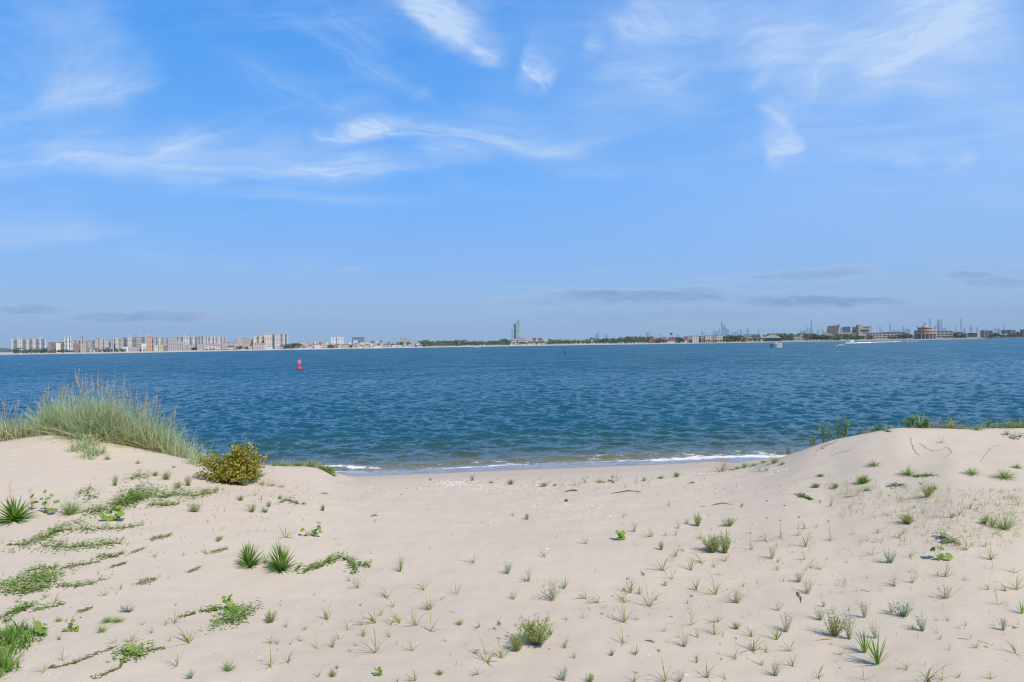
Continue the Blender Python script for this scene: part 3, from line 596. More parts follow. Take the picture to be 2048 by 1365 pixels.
# glass tower
def glass_tower():
    loc, w, h, rz = place(1027.5, 1045, 645.5, 330); e = empty('glass_tower', loc, rz)
    gm = facade('glass_wall', (0.34, 0.45, 0.48), (0.14, 0.24, 0.28), 2.4, 3.1, 0.72, 0.62); gm2 = facade('glass_wall_light', (0.42, 0.52, 0.55), (0.16, 0.26, 0.30), 3.0, 3.1, 0.5, 0.5)
    hw = w/2
    mb = MB(); mb.prism([(-hw*0.45, -4), (hw*0.35, -4), (hw, 2), (hw, 16), (-hw, 16), (-hw, 3)], -2, h-4); mb.build('shaft', gm, e)
    mb = MB(); mb.box(-hw-0.2, -hw*0.72, 1.2, 17, -2, h-7); mb.box(hw*0.62, hw+0.3, 0.2, 17, -2, h-2); mb.build('side_pier', gm2, e)
    mb = MB(); mb.prism([(-hw*0.4, -3), (hw*0.2, -3), (hw*0.5, 10), (-hw*0.45, 10)], h-4, h+2.5); mb.build('roof', METAL, e)
    mb = MB(); mb.box(-hw*0.1, hw*0.35, 2, 8, h+2.5, h+6); mb.tube([(-hw*0.3, 0, h), (-hw*0.1, 2, h+5.5)], 0.4); mb.build('roof_crown', METAL, e)
    mb = MB(); hl = at(1024, 661, loc.y).z-GZ; mb.box(-hw-4.6*w/17.5, -hw+1.5, -2, 15, -2, hl); mb.build('lower_wing', gm, e)
    tag(e, 'tall blue green glass tower with a lower wing on its left side', 'tower')
glass_tower()
for a in [(1025,1036,678,'rose'),(1036.5,1050,676.5,'pink')]: bld(*a, off=260, style='tower')
for i, x in enumerate(range(1020, 1090, 9)): bld(x, x+7.6, 688.3+rb.random(), ['cream', 'sand', 'orange', 'yellow', 'cream', 'rose', 'sand', 'tan'][i % 8], style='house', off=38+rb.random()*15, roof=rb.choice(['flat', 'gable', 'hip']))
bld(1065, 1072, 676, 'brown', off=150, style='tower'); bld(1072, 1088, 675.5, 'cream', off=155, bays=[(0.3, 0.75)], bumps=[(0.3, 0.6, 1.5)]); bld(1088, 1094, 678, 'white', off=150)
bld(1182.5, 1185.5, 679, 'white', off=60, style='house', roof='gable', label='tiny white house in a gap in the long tree line')
bld(1297, 1308, 673.5, 'red', off=120, style='tower', bumps=[(0.3, 0.6, 2)])
bld(1324, 1334, 674, 'orange', off=150, style='tower'); bld(1337, 1349, 675, 'red', off=140, style='band'); bld(1349.5, 1360, 674.5, 'dark', off=150, style='plain')
bld(1335, 1349, 681.5, 'white', off=70, style='house', roof='hip'); bld(1350, 1359, 681, 'glass', off=75, style='house', roof='hip'); bld(1367, 1377, 673, 'red', off=130, style='tower'); bld(1369, 1376, 682, 'white', off=60, style='house')
bld(1310, 1320, 676, 'dark', off=160, style='house', roof='gable')
bld(1377.5, 1384, 671.6, 'rose', off=70, style='tower'); bld(1384.3, 1397.5, 671.2, 'cream', off=62, style='tower', bumps=[(0.6, 0.8, 1.5)]); bld(1398, 1402.5, 672.5, 'brown', off=75); bld(1402.6, 1410, 672, 'rose', off=65, bays=[(0.8, 0.98)])
bld(1411, 1423, 671, 'cream', off=62, style='tower'); bld(1423.3, 1433, 671.5, 'rose', off=75); bld(1433.3, 1445.5, 670.6, 'cream', off=62, style='tower', bumps=[(0.4, 0.7, 1.5)])
def water_tower(px, ytop, off):
    loc, w, h, rz = place(px-2.6, px+2.6, ytop, off); e = empty('water_tower', loc, rz); mb = MB(); mb.lathe([(0.3, h-5), (w/2*0.9, h-4.6), (w/2*0.95, h-1.6), (0.2, h)], 12); mb.build('tank', plain('tank_wood', (0.12, 0.09, 0.07)), e)
    for sx in (-1, 1):
        for sy in (-1, 1): mb = MB(); mb.box(sx*w*0.3-0.2, sx*w*0.3+0.2, sy*w*0.3-0.2+1, sy*w*0.3+0.2+1, -2, h-4.7); mb.build('leg', METAL, e)
    tag(e, 'small dark rooftop water tank on legs above the red brick houses', 'water tower')
water_tower(1343, 665.5, 170)
bld(1479, 1491, 673, 'rose', off=120, style='house'); bld(1487, 1503, 669.5, 'rose', off=170, style='band'); bld(1503.3, 1521, 669, 'red', off=175, style='band'); bld(1483, 1496, 678, 'sand', off=60, style='house')
def pavilion():
    loc, w, h, rz = place(1526, 1563, 669.5, 100); e = empty('pavilion', loc, rz); hw = w/2
    mb = MB(); mb.box(-hw*0.9, hw*0.9, 2, 12, -2, h*0.45); mb.build('wall', plain('pavilion_wall', (0.07, 0.09, 0.10)), e)
    mb = MB(); z0 = h*0.45; A = [(-hw, 0, z0), (hw, 0, z0), (hw, 14, z0), (-hw, 14, z0)]; T = [(-hw*0.25, 7, h), (hw*0.35, 7, h)]
    mb.face([A[0], A[1], T[1], T[0]]); mb.face([A[1], A[2], T[1]]); mb.face([A[2], A[3], T[0], T[1]]); mb.face([A[3], A[0], T[0]]); mb.face(A[::-1]); mb.build('roof', ROOFG, e)
    tag(e, 'low pavilion with a wide grey hipped roof behind the concrete pier', 'building')
pavilion()
bld(1587, 1601, 671, 'sand', off=80, style='plain', bands=2); bld(1601.5, 1615, 668.5, 'cream', off=110, style='house')
bld(1644, 1662, 666, 'tan', off=130, style='plain')
def slant():
    loc, w, h, rz = place(1653, 1680, 651, 160); e = empty('theatre_building', loc, rz); hw = w/2; k = w*0.10; b = 20
    z0 = at(1660, 667, loc.y).z-GZ
    mb = MB(); q = [(-hw, 0), (hw-k, 0), (hw, 0), (-hw+k, 0)]
    V = [(-hw, 0, z0), (hw-k*1.3, 0, z0), (hw, 6, h), (-hw+k, 6, h-1), (-hw, b, z0), (hw-k*1.3, b, z0), (hw, b, h), (-hw+k, b, h-1)]
    for f in ((0,1,2,3), (1,5,6,2), (5,4,7,6), (4,0,3,7), (3,2,6,7), (0,4,5,1)): mb.face([V[i] for i in f])
    mb.build('slanted_hall', plain('slanted_wall', (0.13, 0.095, 0.085), 0.7, 0.06, 0.2), e)
    mb = MB(); mb.box(-hw, hw+2, 1, b, -2, z0-0.02); mb.build('wall', wallmat('sand', 'plain'), e)
    mb = MB(); mb.box(hw-2.5, hw-0.5, 8, 12, h+.01, h+2.2); mb.build('roof_hut', METAL, e)
    tag(e, 'dark brown building leaning to the right with a slanted windowless face', 'building')
slant()
bld(1679, 1705, 665, 'sand', off=150, style='plain', bands=1); bld(1680, 1685, 656, 'sand', off=190, style='plain')
bld(1685, 1701.5, 654, 'blue', 'band', off=900, depth=20, label='pale blue glass block far behind the tan school buildings', name='office_building')
def complex_():
    loc, w, h, rz = place(1704.5, 1744, 648.5, 165); e = empty('school_building', loc, rz); hw = w/2; Y = loc.y
    def X(px): return (px-1724.25)/39.5*w
    def Z(y): return at(1724, y, Y).z-GZ
    sm = wallmat('sand', 'plain'); mb = MB()
    mb.box(X(1704.5), X(1713), 0, 16, -2, Z(654)); mb.box(X(1717.6), X(1725), -1.5, 15, -2, Z(648.6)); mb.box(X(1725), X(1744), 0, 16, -2, Z(654)); mb.build('wall', sm, e)
    mb = MB(); mb.box(X(1713), X(1717.6), -2.5, 14, -2, Z(650)); mb.build('stair_shaft', plain('shaft_dark', (0.14, 0.13, 0.13)), e)
    for x0, x1, y0, y1 in ((1705.5, 1712.3, 657.5, 655.5), (1705.5, 1712.3, 665, 660), (1727, 1738, 657, 655.5), (1722, 1738, 663, 660), (1721.5, 1723.5, 665, 659)):
        mb = MB(); mb.box(X(x0), X(x1), -1.55, 0.3, Z(y0), Z(y1)) if x0 < 1724 and x0 > 1717 else mb.box(X(x0), X(x1), -0.05, 0.3, Z(y0), Z(y1)); mb.build('window', WINM, e)
    mb = MB(); mb.box(X(1704.3), X(1744.2), -0.3, 16.3, Z(654), Z(653.5)); mb.build('roof', ROOFL, e)
    tag(e, 'stepped tan school building with a dark vertical stair shaft', 'building')
complex_()
bld(1731.5, 1765, 666, 'sand', off=95, style='plain', bands=3, name='school_building', label='long tan school wing with three rows of windows, left half')
bld(1765.5, 1811, 664.5, 'rose', off=100, style='plain', bands=3, name='school_building', label='long tan school wing with a pinkish top, right half')
bld(1812, 1824, 668, 'sand', off=95, style='plain')
def round_building():
    loc, w, h, rz = place(1828, 1873, 661, 110); e = empty('round_building', loc, rz); r = w/2; Y = loc.y; c = (0, r)
    zt = at(1850, 655, Y+r).z-GZ; z2 = at(1850, 668, Y).z-GZ
    ob = plain('orange_brick', (0.52, 0.28, 0.17), 0.85, 0.12, 0.3)
    mb = MB(); mb.lathe([(r, z2), (r, h), (r*0.7, h+0.02)], 48, 0, c); mb.build('wall', ob, e)
    mb = MB(); mb.lathe([(r*0.96, -2), (r*0.96, z2-0.02)], 48, 0, c); mb.build('ground_floor', plain('dark_glazing', (0.06, 0.07, 0.08), 0.4), e)
    mb = MB(); mb.lathe([(r*0.66, h+0.05), (r*0.66, zt), (r*0.5, zt+0.4)], 40, 0, c); mb.build('upper_drum', ob, e)
    mb = MB(); mb.lathe([(r*0.3, zt+0.45), (r*0.25, zt+3.0), (0.3, zt+3.4)], 20, 0, c); mb.build('roof', ROOFL, e)
    for k in range(22):
        a = math.pi + math.pi*(k+0.5)/22; 
        mb = MB(); ca, sa = math.cos(a), math.sin(a); t = (-sa, ca)
        for rr, za, zb, hwid in ((r+0.04, z2+(h-z2)*0.45, z2+(h-z2)*0.75, 0.9), (r*0.66+0.04, h+(zt-h)*0.35, h+(zt-h)*0.7, 0.65)):
            p = (c[0]+ca*rr, c[1]+sa*rr); mb.face([(p[0]-t[0]*hwid, p[1]-t[1]*hwid, za), (p[0]+t[0]*hwid, p[1]+t[1]*hwid, za), (p[0]+t[0]*hwid, p[1]+t[1]*hwid, zb), (p[0]-t[0]*hwid, p[1]-t[1]*hwid, zb)])
        mb.build('window', WINM, e)
    for k in range(9):
        a = math.pi + math.pi*(k+0.5)/9; mb = MB(); mb.lathe([(0.55, -2), (0.55, z2)], 8, 0, (c[0]+math.cos(a)*r*0.99, c[1]+math.sin(a)*r*0.99)); mb.build('pillar', wallmat('rose', 'plain'), e)
    tag(e, 'round two tier orange brick building with a dark glazed ground floor', 'building')
round_building()
bld(1873.5, 1906, 662, 'sand', off=105, style='plain', bands=3, name='school_building', label='long tan school wing right of the round brick building'); 
def white_pav():
    loc, w, h, rz = place(1934, 1960.5, 664.5, 60); e = empty('white_pavilion', loc, rz); hw = w/2; wm = wallmat('white', 'plain')
    mb = MB(); mb.box(-hw, hw, 0, 12, h-1.6, h); mb.box(hw*0.55, hw, -0.2, 12.2, -2, h-1.62); mb.box(-hw, -hw+0.7, 0, 12, -2, h-1.62); mb.build('wall', wm, e)
    mb = MB(); mb.box(-hw+0.8, hw*0.54, 1.0, 11, -1, h-1.65); mb.build('glazing', plain('pav_glass', (0.07, 0.10, 0.13), 0.3), e)
    for k in range(4): mb = MB(); x = -hw+0.8+(k+0.8)*w*0.16; mb.box(x-0.15, x+0.15, 0.7, 0.95, -1, h-1.63); mb.build('mullion', wm, e)
    mb = MB(); mb.box(-hw, hw+3, -2, -0.3, -2, 1.0); mb.build('terrace', wallmat('pale', 'plain'), e)
    tag(e, 'white cubic waterside building with a glazed front and solid right end', 'building')
white_pav()
for a in [(1961,1969,661,'red'),(1969.5,1978,662,'pink'),(1978.5,1986,661.5,'brick'),(1971,1981,667,'tan')]: bld(*a, off=90+rb.random()*30, style='tower')
for a in [(2002,2013,660.5,'pink'),(2013.3,2024,660,'brick'),(2024.5,2032,661,'tan'),(2033,2039,664,'dark'),(2040,2052,659.5,'brick'),(2053,2066,660,'pink')]: bld(*a, off=150+rb.random()*30, style='tower', bays=[(0.4, 0.55)])

# distant city skyline
SKY = [(1404,3,662),(1408,3,665),(1427,2.4,662),(1430,1.8,658),(1434,5,663),(1439,3,656),(1444,4,642.5),(1449,6,651),(1453,4,657),(1457,3,659),(1464,2.5,664),(1470,5,664),(1475,3,660),(1482,4,659),(1495,4,656.5),(1517,2,658),
 (1601,2,660),(1608,6,660),(1614.5,3,654),(1622.5,2.8,641),(1622,7,657),(1636,4,659.5),(1645.5,3,657.5),(1760,2,653),(1764,3,660),(1780,2.6,648),(1788,5,659.5),(1797,4,660),(1806,3,654),(1815,10,658),(1835,1.8,651),
 (1848,3,644),(1852.5,3,646.5),(1859.5,2.2,637),(1870,3,652),(1877,6.5,638.5),(1883,1.8,639.5),(1889,7,657),(1912,2,653),(1921.7,2.2,637.5),(1929,4,655),(1941.5,4.5,651),(1954.5,3,654),(1968,2,656),(1974,3,657),(1990,3,656),(1997,6,657),(2008,2,650),
 (1193,4,667.5),(1196.5,3,665),(1212.5,6,667.5),(1281,2,668),(1294,5,664.5),(1298.5,2,662),(1321,3,667.5),(1355.5,3,668.5)]
skm = facade('skyline_wall', (0.26, 0.33, 0.42), (0.14, 0.19, 0.26), 14.0, 12.0, 0.5, 0.5)  # distance haze partly put into the pale blue, low-contrast wall colours
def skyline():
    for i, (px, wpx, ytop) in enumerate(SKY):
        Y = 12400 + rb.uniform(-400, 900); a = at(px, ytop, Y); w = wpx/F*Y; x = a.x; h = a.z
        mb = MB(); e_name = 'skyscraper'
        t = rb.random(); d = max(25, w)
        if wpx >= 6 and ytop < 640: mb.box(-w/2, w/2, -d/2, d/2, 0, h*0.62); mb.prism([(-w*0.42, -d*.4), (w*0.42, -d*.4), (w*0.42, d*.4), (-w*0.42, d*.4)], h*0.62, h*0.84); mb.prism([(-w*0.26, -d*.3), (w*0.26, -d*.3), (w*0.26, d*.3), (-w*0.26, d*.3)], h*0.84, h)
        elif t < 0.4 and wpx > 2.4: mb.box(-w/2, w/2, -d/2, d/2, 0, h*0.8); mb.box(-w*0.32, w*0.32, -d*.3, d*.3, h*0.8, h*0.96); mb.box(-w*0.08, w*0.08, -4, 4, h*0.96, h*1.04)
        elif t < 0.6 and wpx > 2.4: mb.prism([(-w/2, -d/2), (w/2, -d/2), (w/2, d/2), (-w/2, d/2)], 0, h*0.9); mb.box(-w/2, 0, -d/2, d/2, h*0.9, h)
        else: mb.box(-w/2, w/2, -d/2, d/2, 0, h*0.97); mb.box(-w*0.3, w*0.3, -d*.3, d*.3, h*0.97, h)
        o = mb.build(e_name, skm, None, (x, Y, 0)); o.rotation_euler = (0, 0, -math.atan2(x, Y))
        hh = 'tall slim' if wpx < 3 and ytop < 656 else ('tall' if ytop < 656 else ('slim' if wpx < 3 else 'low broad'))
        later(o, f'{hh} hazy skyscraper in the distant skyline', px, 690, 'skyscraper', 'skyscrapers of the far city skyline', 'far')
    mb = MB()
skyline()

# ------------------------------------------------------------------ trees of the far shore
def tree_mesh(seed, kind):
    r = random.Random(seed); mb = MB(); st = random.getstate(); random.seed(seed)
    mb.tube([(0, 0, -0.5), (0.02, 0, 0.25), (0.0, 0.02, 0.55)], [0.035, 0.026, 0.015], 6, 1)
    for k in range(5):
        a = r.random()*6.28; mb.tube([(0, 0, 0.15+0.05*k), (0.22*math.cos(a), 0.22*math.sin(a), 0.5+0.05*k)], [0.014, 0.006], 4, 1)
    clumps = []
    for i in range(17 if kind != 'low' else 11):
        a = r.random()*6.28; rr = r.uniform(0.05, 0.36 if kind != 'low' else 0.5); z = r.uniform(0.16, 0.86) if kind != 'low' else r.uniform(0.15, 0.7)
        rr *= 1.15-abs(z-0.5)*1.2; clumps.append((rr*math.cos(a), rr*math.sin(a), z, r.uniform(0.10, 0.20)))
    for cx, cy, cz, cr in clumps:
        for j in range(46):
            d = Vector((r.gauss(0, 1), r.gauss(0, 1), r.gauss(0, 1))).normalized()*cr*(r.random()**0.35); c = Vector((cx, cy, cz))+d
            if c.z < 0.08: continue
            n = (d.normalized()*0.9+Vector((r.uniform(-.6, .6), r.uniform(-.6, .6), r.uniform(-.2, .8)))).normalized(); u = n.orthogonal().normalized(); v = n.cross(u); s = r.uniform(0.022, 0.048)
            mb.face([c-u*s-v*s*0.6, c+u*s-v*s*0.4, c+u*s*0.5+v*s, c-u*s*0.8+v*s*0.7], 0)
    random.setstate(st); return mb
TL = {}
for nm, cols in (('olive', [(0, (0.115, 0.142, 0.038)), (0.5, (0.203, 0.230, 0.068)), (1, (0.297, 0.304, 0.108))]), ('deep', [(0, (0.038, 0.074, 0.030)), (0.5, (0.074, 0.132, 0.047)), (1, (0.135, 0.189, 0.068))]), ('mid', [(0, (0.068, 0.108, 0.035)), (0.5, (0.128, 0.182, 0.054)), (1, (0.203, 0.243, 0.088))])):
    TL[nm] = leafmat('crown_'+nm, cols, 0.2, 0.7)
BARK = plain('bark', (0.10, 0.08, 0.06), 0.9)
TM = [(nm, kd, tree_mesh(31+7*i+j, kd).mesh('tree', [TL[nm], BARK])) for i, nm in enumerate(('olive', 'deep', 'mid')) for j, kd in enumerate(('tall', 'round', 'low'))]
rt = random.Random(77)
TW = {'olive': 'yellowish green', 'deep': 'dark green', 'mid': 'mid green'}
def trees(x0, x1, ytop, off, step=7.0, tint=None, low=False, wid=1.7):
    x = x0 + rt.random()*2
    while x < x1:
        cand = [t for t in TM if (tint is None or t[0] in tint) and ((t[1] == 'low') == low or rt.random() < 0.15)]
        nm, kd, me = rt.choice(cand); Y = dshore(x)+off*(0.75+rt.random()*0.6)
        top = at(x, ytop + rt.uniform(-1.6, 1.4), Y).z; h = max(2.5, top-GZ); p = at(x, 686, Y)
        o = link('tree', me, None, (p.x, Y, GZ-0.1)); ww = h*wid*rt.uniform(0.85, 1.25)*(1.25 if low else 1); ww = max(ww, 6.5)
        o.scale = (ww, ww, h*1.05); o.rotation_euler = (0, 0, rt.random()*6.28)
        later(o, f"{'low' if low or h < 7 else 'broad'} {TW[nm]} tree on the far shore", x, 690, 'tree', 'trees along the far shore', 'far')
        x += step*rt.uniform(0.66, 1.2)
trees(28, 96, 697, 45, 8); trees(96, 150, 699, 45, 9, low=True); trees(190, 246, 698.5, 45, 9); trees(386, 394, 694, 60, 5, ('deep',)); trees(412, 475, 697.5, 40, 9, ('deep',), True); trees(478, 506, 692.5, 80, 7, ('deep',))
trees(486, 500, 696, 45, 8, ('mid',), True); trees(572, 577, 687, 90, 6, ('deep',)); trees(586, 596, 686, 80, 6, ('deep',)); trees(582, 598, 693, 45, 6, ('mid',), True); trees(600, 612, 695, 40, 6, ('deep',), True); trees(660, 706, 689, 110, 9)
trees(735, 850, 688, 120, 9); trees(796, 824, 684, 130, 7, ('deep',)); trees(846, 1020, 681.5, 120, 6.2, ('olive', 'mid')); trees(850, 1020, 686.5, 60, 8, ('mid', 'olive')); trees(1005, 1024, 677.5, 140, 7, ('deep',))
trees(1028, 1100, 684, 110, 8); trees(1093, 1180, 679.5, 130, 7, ('olive', 'mid')); trees(1096, 1300, 682.5, 60, 8.5, ('mid', 'olive')); trees(1184, 1260, 676, 140, 7, ('olive', 'mid', 'deep')); trees(1255, 1300, 673.5, 150, 7, ('olive', 'mid'))
trees(1308, 1336, 677, 90, 7, ('mid', 'olive', 'deep')); trees(1358, 1369, 675.5, 80, 6, ('deep',)); trees(1412, 1446, 680, 45, 7, ('deep',), True); trees(1446, 1486, 671, 110, 6, ('deep', 'mid')); trees(1440, 1470, 682.5, 42, 7, ('deep',), True)
trees(1488, 1530, 675.5, 75, 8, ('olive', 'mid')); trees(1536, 1565, 666.5, 240, 7, ('deep',)); trees(1563, 1588, 667.5, 160, 7, ('mid', 'olive')); trees(1570, 1590, 673, 70, 8, ('mid',)); trees(1595, 1612, 666, 220, 7, ('deep',)); trees(1612, 1646, 668, 100, 7, ('olive', 'mid', 'deep'))
trees(1646, 1705, 669.5, 75, 7, ('olive', 'mid')); trees(1660, 1705, 674, 50, 9, ('olive', 'deep')); trees(1706, 1714, 672, 60, 6, ('deep',)); trees(1717, 1732, 670.5, 62, 7, ('deep', 'mid')); trees(1738, 1746, 670, 70, 6, ('mid',)); trees(1778, 1792, 671, 70, 6, ('deep', 'mid'))
trees(1801, 1822, 667, 70, 6, ('deep', 'mid')); trees(1906, 1934, 664.5, 75, 6, ('deep', 'mid')); trees(1890, 1908, 672, 60, 8, ('mid',), True); trees(1982, 2003, 667, 80, 6, ('mid', 'deep')); trees(2003, 2060, 670.5, 60, 8, ('mid', 'deep'), True); trees(2014, 2040, 669, 75, 9, ('deep',))

# ------------------------------------------------------------------ on the water
def on_water(px, py):
    d = ray(px, py); Y = -H/d.z; return Vector((d.x*Y, Y, 0))
REDP = plain('buoy_red', (0.62, 0.05, 0.045), 0.45, 0.1, 2); PINKP = plain('buoy_daymark', (0.80, 0.30, 0.46), 0.5, 0.1, 2); BLK = plain('hull_dark', (0.02, 0.02, 0.025), 0.5); GRNP = plain('buoy_green', (0.02, 0.16, 0.08), 0.45); WHT = plain('boat_white', (0.80, 0.80, 0.80), 0.35, 0.04)
p = on_water(599, 739.3); hb = (738.5-714.5)/F*p.y; e = empty('channel_buoy', p)
k = hb/4.3
mb = MB(); mb.lathe([(0.95*k, -0.6), (1.16*k, 0.0), (1.16*k, 0.26*k)], 24); mb.build('float_rim', BLK, e)
mb = MB(); mb.lathe([(1.12*k, 0.27*k), (1.08*k, 0.38*k), (0.60*k, 0.95*k), (0.50*k, 1.12*k)], 24); mb.build('float_deck', REDP, e)
for a in (0.8, 2.37, 3.94, 5.5):
    mb = MB(); mb.tube([(0.48*k*math.cos(a), 0.48*k*math.sin(a), 1.05*k), (0.36*k*math.cos(a), 0.36*k*math.sin(a), 3.4*k)], 0.055*k, 6); mb.build('strut', REDP, e)
mb = MB(); 
for q in range(4):
    a = q*math.pi/2+0.4; c_, s_ = math.cos(a), math.sin(a); t = Vector((-s_, c_, 0))*0.52*k; c0 = Vector((c_, s_, 0))*0.40*k; u = Vector((0, 0, 1))
    for za, zb in ((2.05, 2.62), (2.72, 3.3)): P0 = c0+u*za*k; P1 = c0+u*zb*k; n = Vector((c_, s_, 0))*0.03; mb.face([P0-t, P0+t, P1+t, P1-t]); mb.face([P0-t-n, P1-t-n, P1+t-n, P0+t-n])
mb.build('daymark', PINKP, e)
mb = MB(); mb.lathe([(0.42*k, 3.4*k), (0.42*k, 3.48*k)], 14); mb.build('platform', REDP, e)
mb = MB(); mb.lathe([(0.14*k, 3.49*k), (0.16*k, 3.9*k), (0.05*k, 4.15*k)], 10); mb.build('lantern', METAL, e)
tag(e, 'red channel buoy with a pink latticed top floating left of centre', 'buoy')
p = on_water(1131, 708.2); e = empty('channel_buoy', p); hb = 7.8/F*p.y; k = hb/3
mb = MB(); mb.lathe([(0.9*k, -0.5), (1.1*k, 0.1), (1.1*k, 0.5*k), (0.5*k, 0.8*k)], 18); mb.build('float_deck', GRNP, e)
mb = MB(); mb.lathe([(0.55*k, 0.81*k), (0.75*k, 1.3*k), (0.75*k, 2.4*k), (0.3*k, 2.6*k)], 14); mb.build('daymark', GRNP, e)
mb = MB(); mb.lathe([(0.12*k, 2.61*k), (0.12*k, 3.0*k)], 8); mb.build('lantern', METAL, e)
tag(e, 'small dark green channel buoy far out near the middle', 'buoy')
p = on_water(1552.5, 695.6); e = empty('concrete_pier', p); r = 11.3/F*p.y; hh = 11.2/F*p.y
cm = plain('old_concrete', (0.52, 0.49, 0.45), 0.9, 0.25, 0.8)
mb = MB(); mb.lathe([(r*0.97, -1), (r, 0.1), (r, hh*0.62), (r*1.02, hh*0.63), (r*1.02, hh*0.74), (r*0.9, hh*0.76)], 14); mb.build('drum', cm, e)
mb = MB(); 
for q in range(14): a = 2*math.pi*(q+0.5)/14; mb.tube([(r*1.0*math.cos(a), r*math.sin(a), 0), (r*1.0*math.cos(a), r*math.sin(a), hh*0.6)], 0.10, 4)
mb.build('ribs', plain('concrete_rib', (0.36, 0.34, 0.31)), e)
for a in [i*0.52 for i in range(12)]: mb = MB(); mb.tube([(r*0.9*math.cos(a), r*0.9*math.sin(a), hh*0.75), (r*0.9*math.cos(a), r*0.9*math.sin(a), hh*0.95)], 0.07, 5); mb.build('railing_post', METAL, e)
mb = MB(); mb.tube([(r*0.9*math.cos(i*0.26), r*0.9*math.sin(i*0.26), hh*0.94) for i in range(25)], 0.05, 5); mb.build('railing', METAL, e)
mb = MB(); mb.box(-0.8, 0.9, -0.6, 0.8, hh*0.76, hh*1.06); mb.build('equipment_box', cm, e)
tag(e, 'round grey concrete pier with a railing standing in the bay', 'pier')
def boat(px, py, wpx, hpx, label, cabin=True, flip=False, tower=False, cat='boat', name='motor_boat'):
    p = on_water(px, py); L = wpx/F*p.y; hh = hpx/F*p.y; e = empty(name, p, math.pi if not flip else 0)
    hd = L*0.13; mb = MB(); n = 9; rings = []
    for i in range(n):        # hull stations, bow at +x
        t = i/(n-1); x = -L/2+L*t; w = L*0.15*(1-max(0, (t-0.45)/0.55)**2.0)+0.02; sheer = hd*(0.8+0.75*t*t); kx = L*0.04*t
        rings.append([(x-kx*2, -w*0.55, -0.3), (x, -w, sheer), (x, w, sheer), (x-kx*2, w*0.55, -0.3)])
    b = 0
    for r_ in rings: mb.v += r_
    for i in range(n-1):
        for j in range(4): mb.f.append((4*i+j, 4*i+(j+1) % 4, 4*i+4+(j+1) % 4, 4*i+4+j)); mb.m.append(0)
    mb.f.append((0, 3, 2, 1)); mb.m.append(0); q = 4*(n-1); mb.f.append((q, q+1, q+2, q+3)); mb.m.append(0)
    mb.build('hull', WHT, e)
    mb = MB(); mb.box(-L*0.49, L*0.30, -L*0.152, L*0.152, 0.05, 0.05+hd*0.18); mb.build('waterline_stripe', BLK, e)
    if cabin:
        mb = MB(); x0, x1 = -L*0.22, L*0.2; w = L*0.10; z0 = hd*0.95; z1 = z0+(hh-z0)*0.55
        mb.v += [(x0, -w, z0), (x1, -w, z0), (x1, w, z0), (x0, w, z0), (x0, -w*.85, z1), (x1-L*0.1, -w*.85, z1), (x1-L*0.1, w*.85, z1), (x0, w*.85, z1)]
        for q4 in ((0,1,5,4), (1,2,6,5), (2,3,7,6), (3,0,4,7), (4,5,6,7)): mb.f.append(q4); mb.m.append(0)
        mb.build('cabin', WHT, e)
        mb = MB(); mb.box(x0+L*0.04, x1-L*0.09, -w*0.97, w*0.97, z0+(z1-z0)*0.45, z0+(z1-z0)*0.75); mb.build('window', WINM, e)
        mb = MB(); mb.box(x0-L*0.02, x0+L*0.17, -w*0.8, w*0.8, z0+(hh-z0)*0.8, z0+(hh-z0)*0.86)
        for sx in (x0, x0+L*0.15):
            for sy in (-w*.7, w*.7): mb.tube([(sx, sy, z1), (sx, sy, z0+(hh-z0)*0.82)], 0.04, 4)
        mb.build('canopy', WHT, e)
        mb = MB(); mb.tube([(x0+L*.05, 0, z0+(hh-z0)*0.86), (x0, 0, hh*1.1)], 0.03, 4); mb.build('antenna', METAL, e)
    else:
        mb = MB(); mb.box(-L*0.12, L*0.05, -L*0.07, L*0.07, hd*0.7, hd*1.5); mb.build('console', WHT, e)
        mb = MB(); mb.box(-L*0.55, -L*0.48, -0.2, 0.2, hd*0.3, hd*1.6); mb.build('outboard_motor', BLK, e)
    tag(e, label, cat); return e, L
eb, L = boat(1702.5, 686.6, 20, 8.3, 'white motor yacht speeding left and trailing a long white wake')
b2_, L2 = boat(1681.5, 693.6, 21, 5.8, 'small white motor boat with people aboard left of the concrete shore wall', name='motor_boat'); b2_['label'] = 'small white open motor boat in front of the speeding yacht'
boat(955, 696.6, 12, 3.5, 'small white boat close to the far beach left of the glass tower', cabin=False); boat(1319, 689, 7, 2.0, 'tiny white boat under the far shore near the red brick house', cabin=False); boat(1435, 695.8, 3, 2.8, 'tiny white speck of a boat left of the concrete pier', cabin=False)
for (px, py, s) in ((1682, 692.2, 0.9), (1685.5, 692.0, 1.0)):   # people aboard the small boat
    p = on_water(px, 693.6); mb = MB(); st = 0.95*s
    mb.lathe([(0.10, 0), (0.17, 0.25*st), (0.15, 0.5*st), (0.21, 0.95*st), (0.08, 1.05*st), (0.07, 1.10*st), (0.115, 1.2*st), (0.10, 1.33*st), (0.02, 1.38*st)], 10)
    o = mb.build('person', plain('dark_clothes', (0.05, 0.06, 0.09)), None, (p.x, p.y+0.1, 0.75), True); 
    tag(o, 'person in dark clothes standing in the small boat, ' + ('left one' if px < 1683 else 'right one near the stern'), 'person')
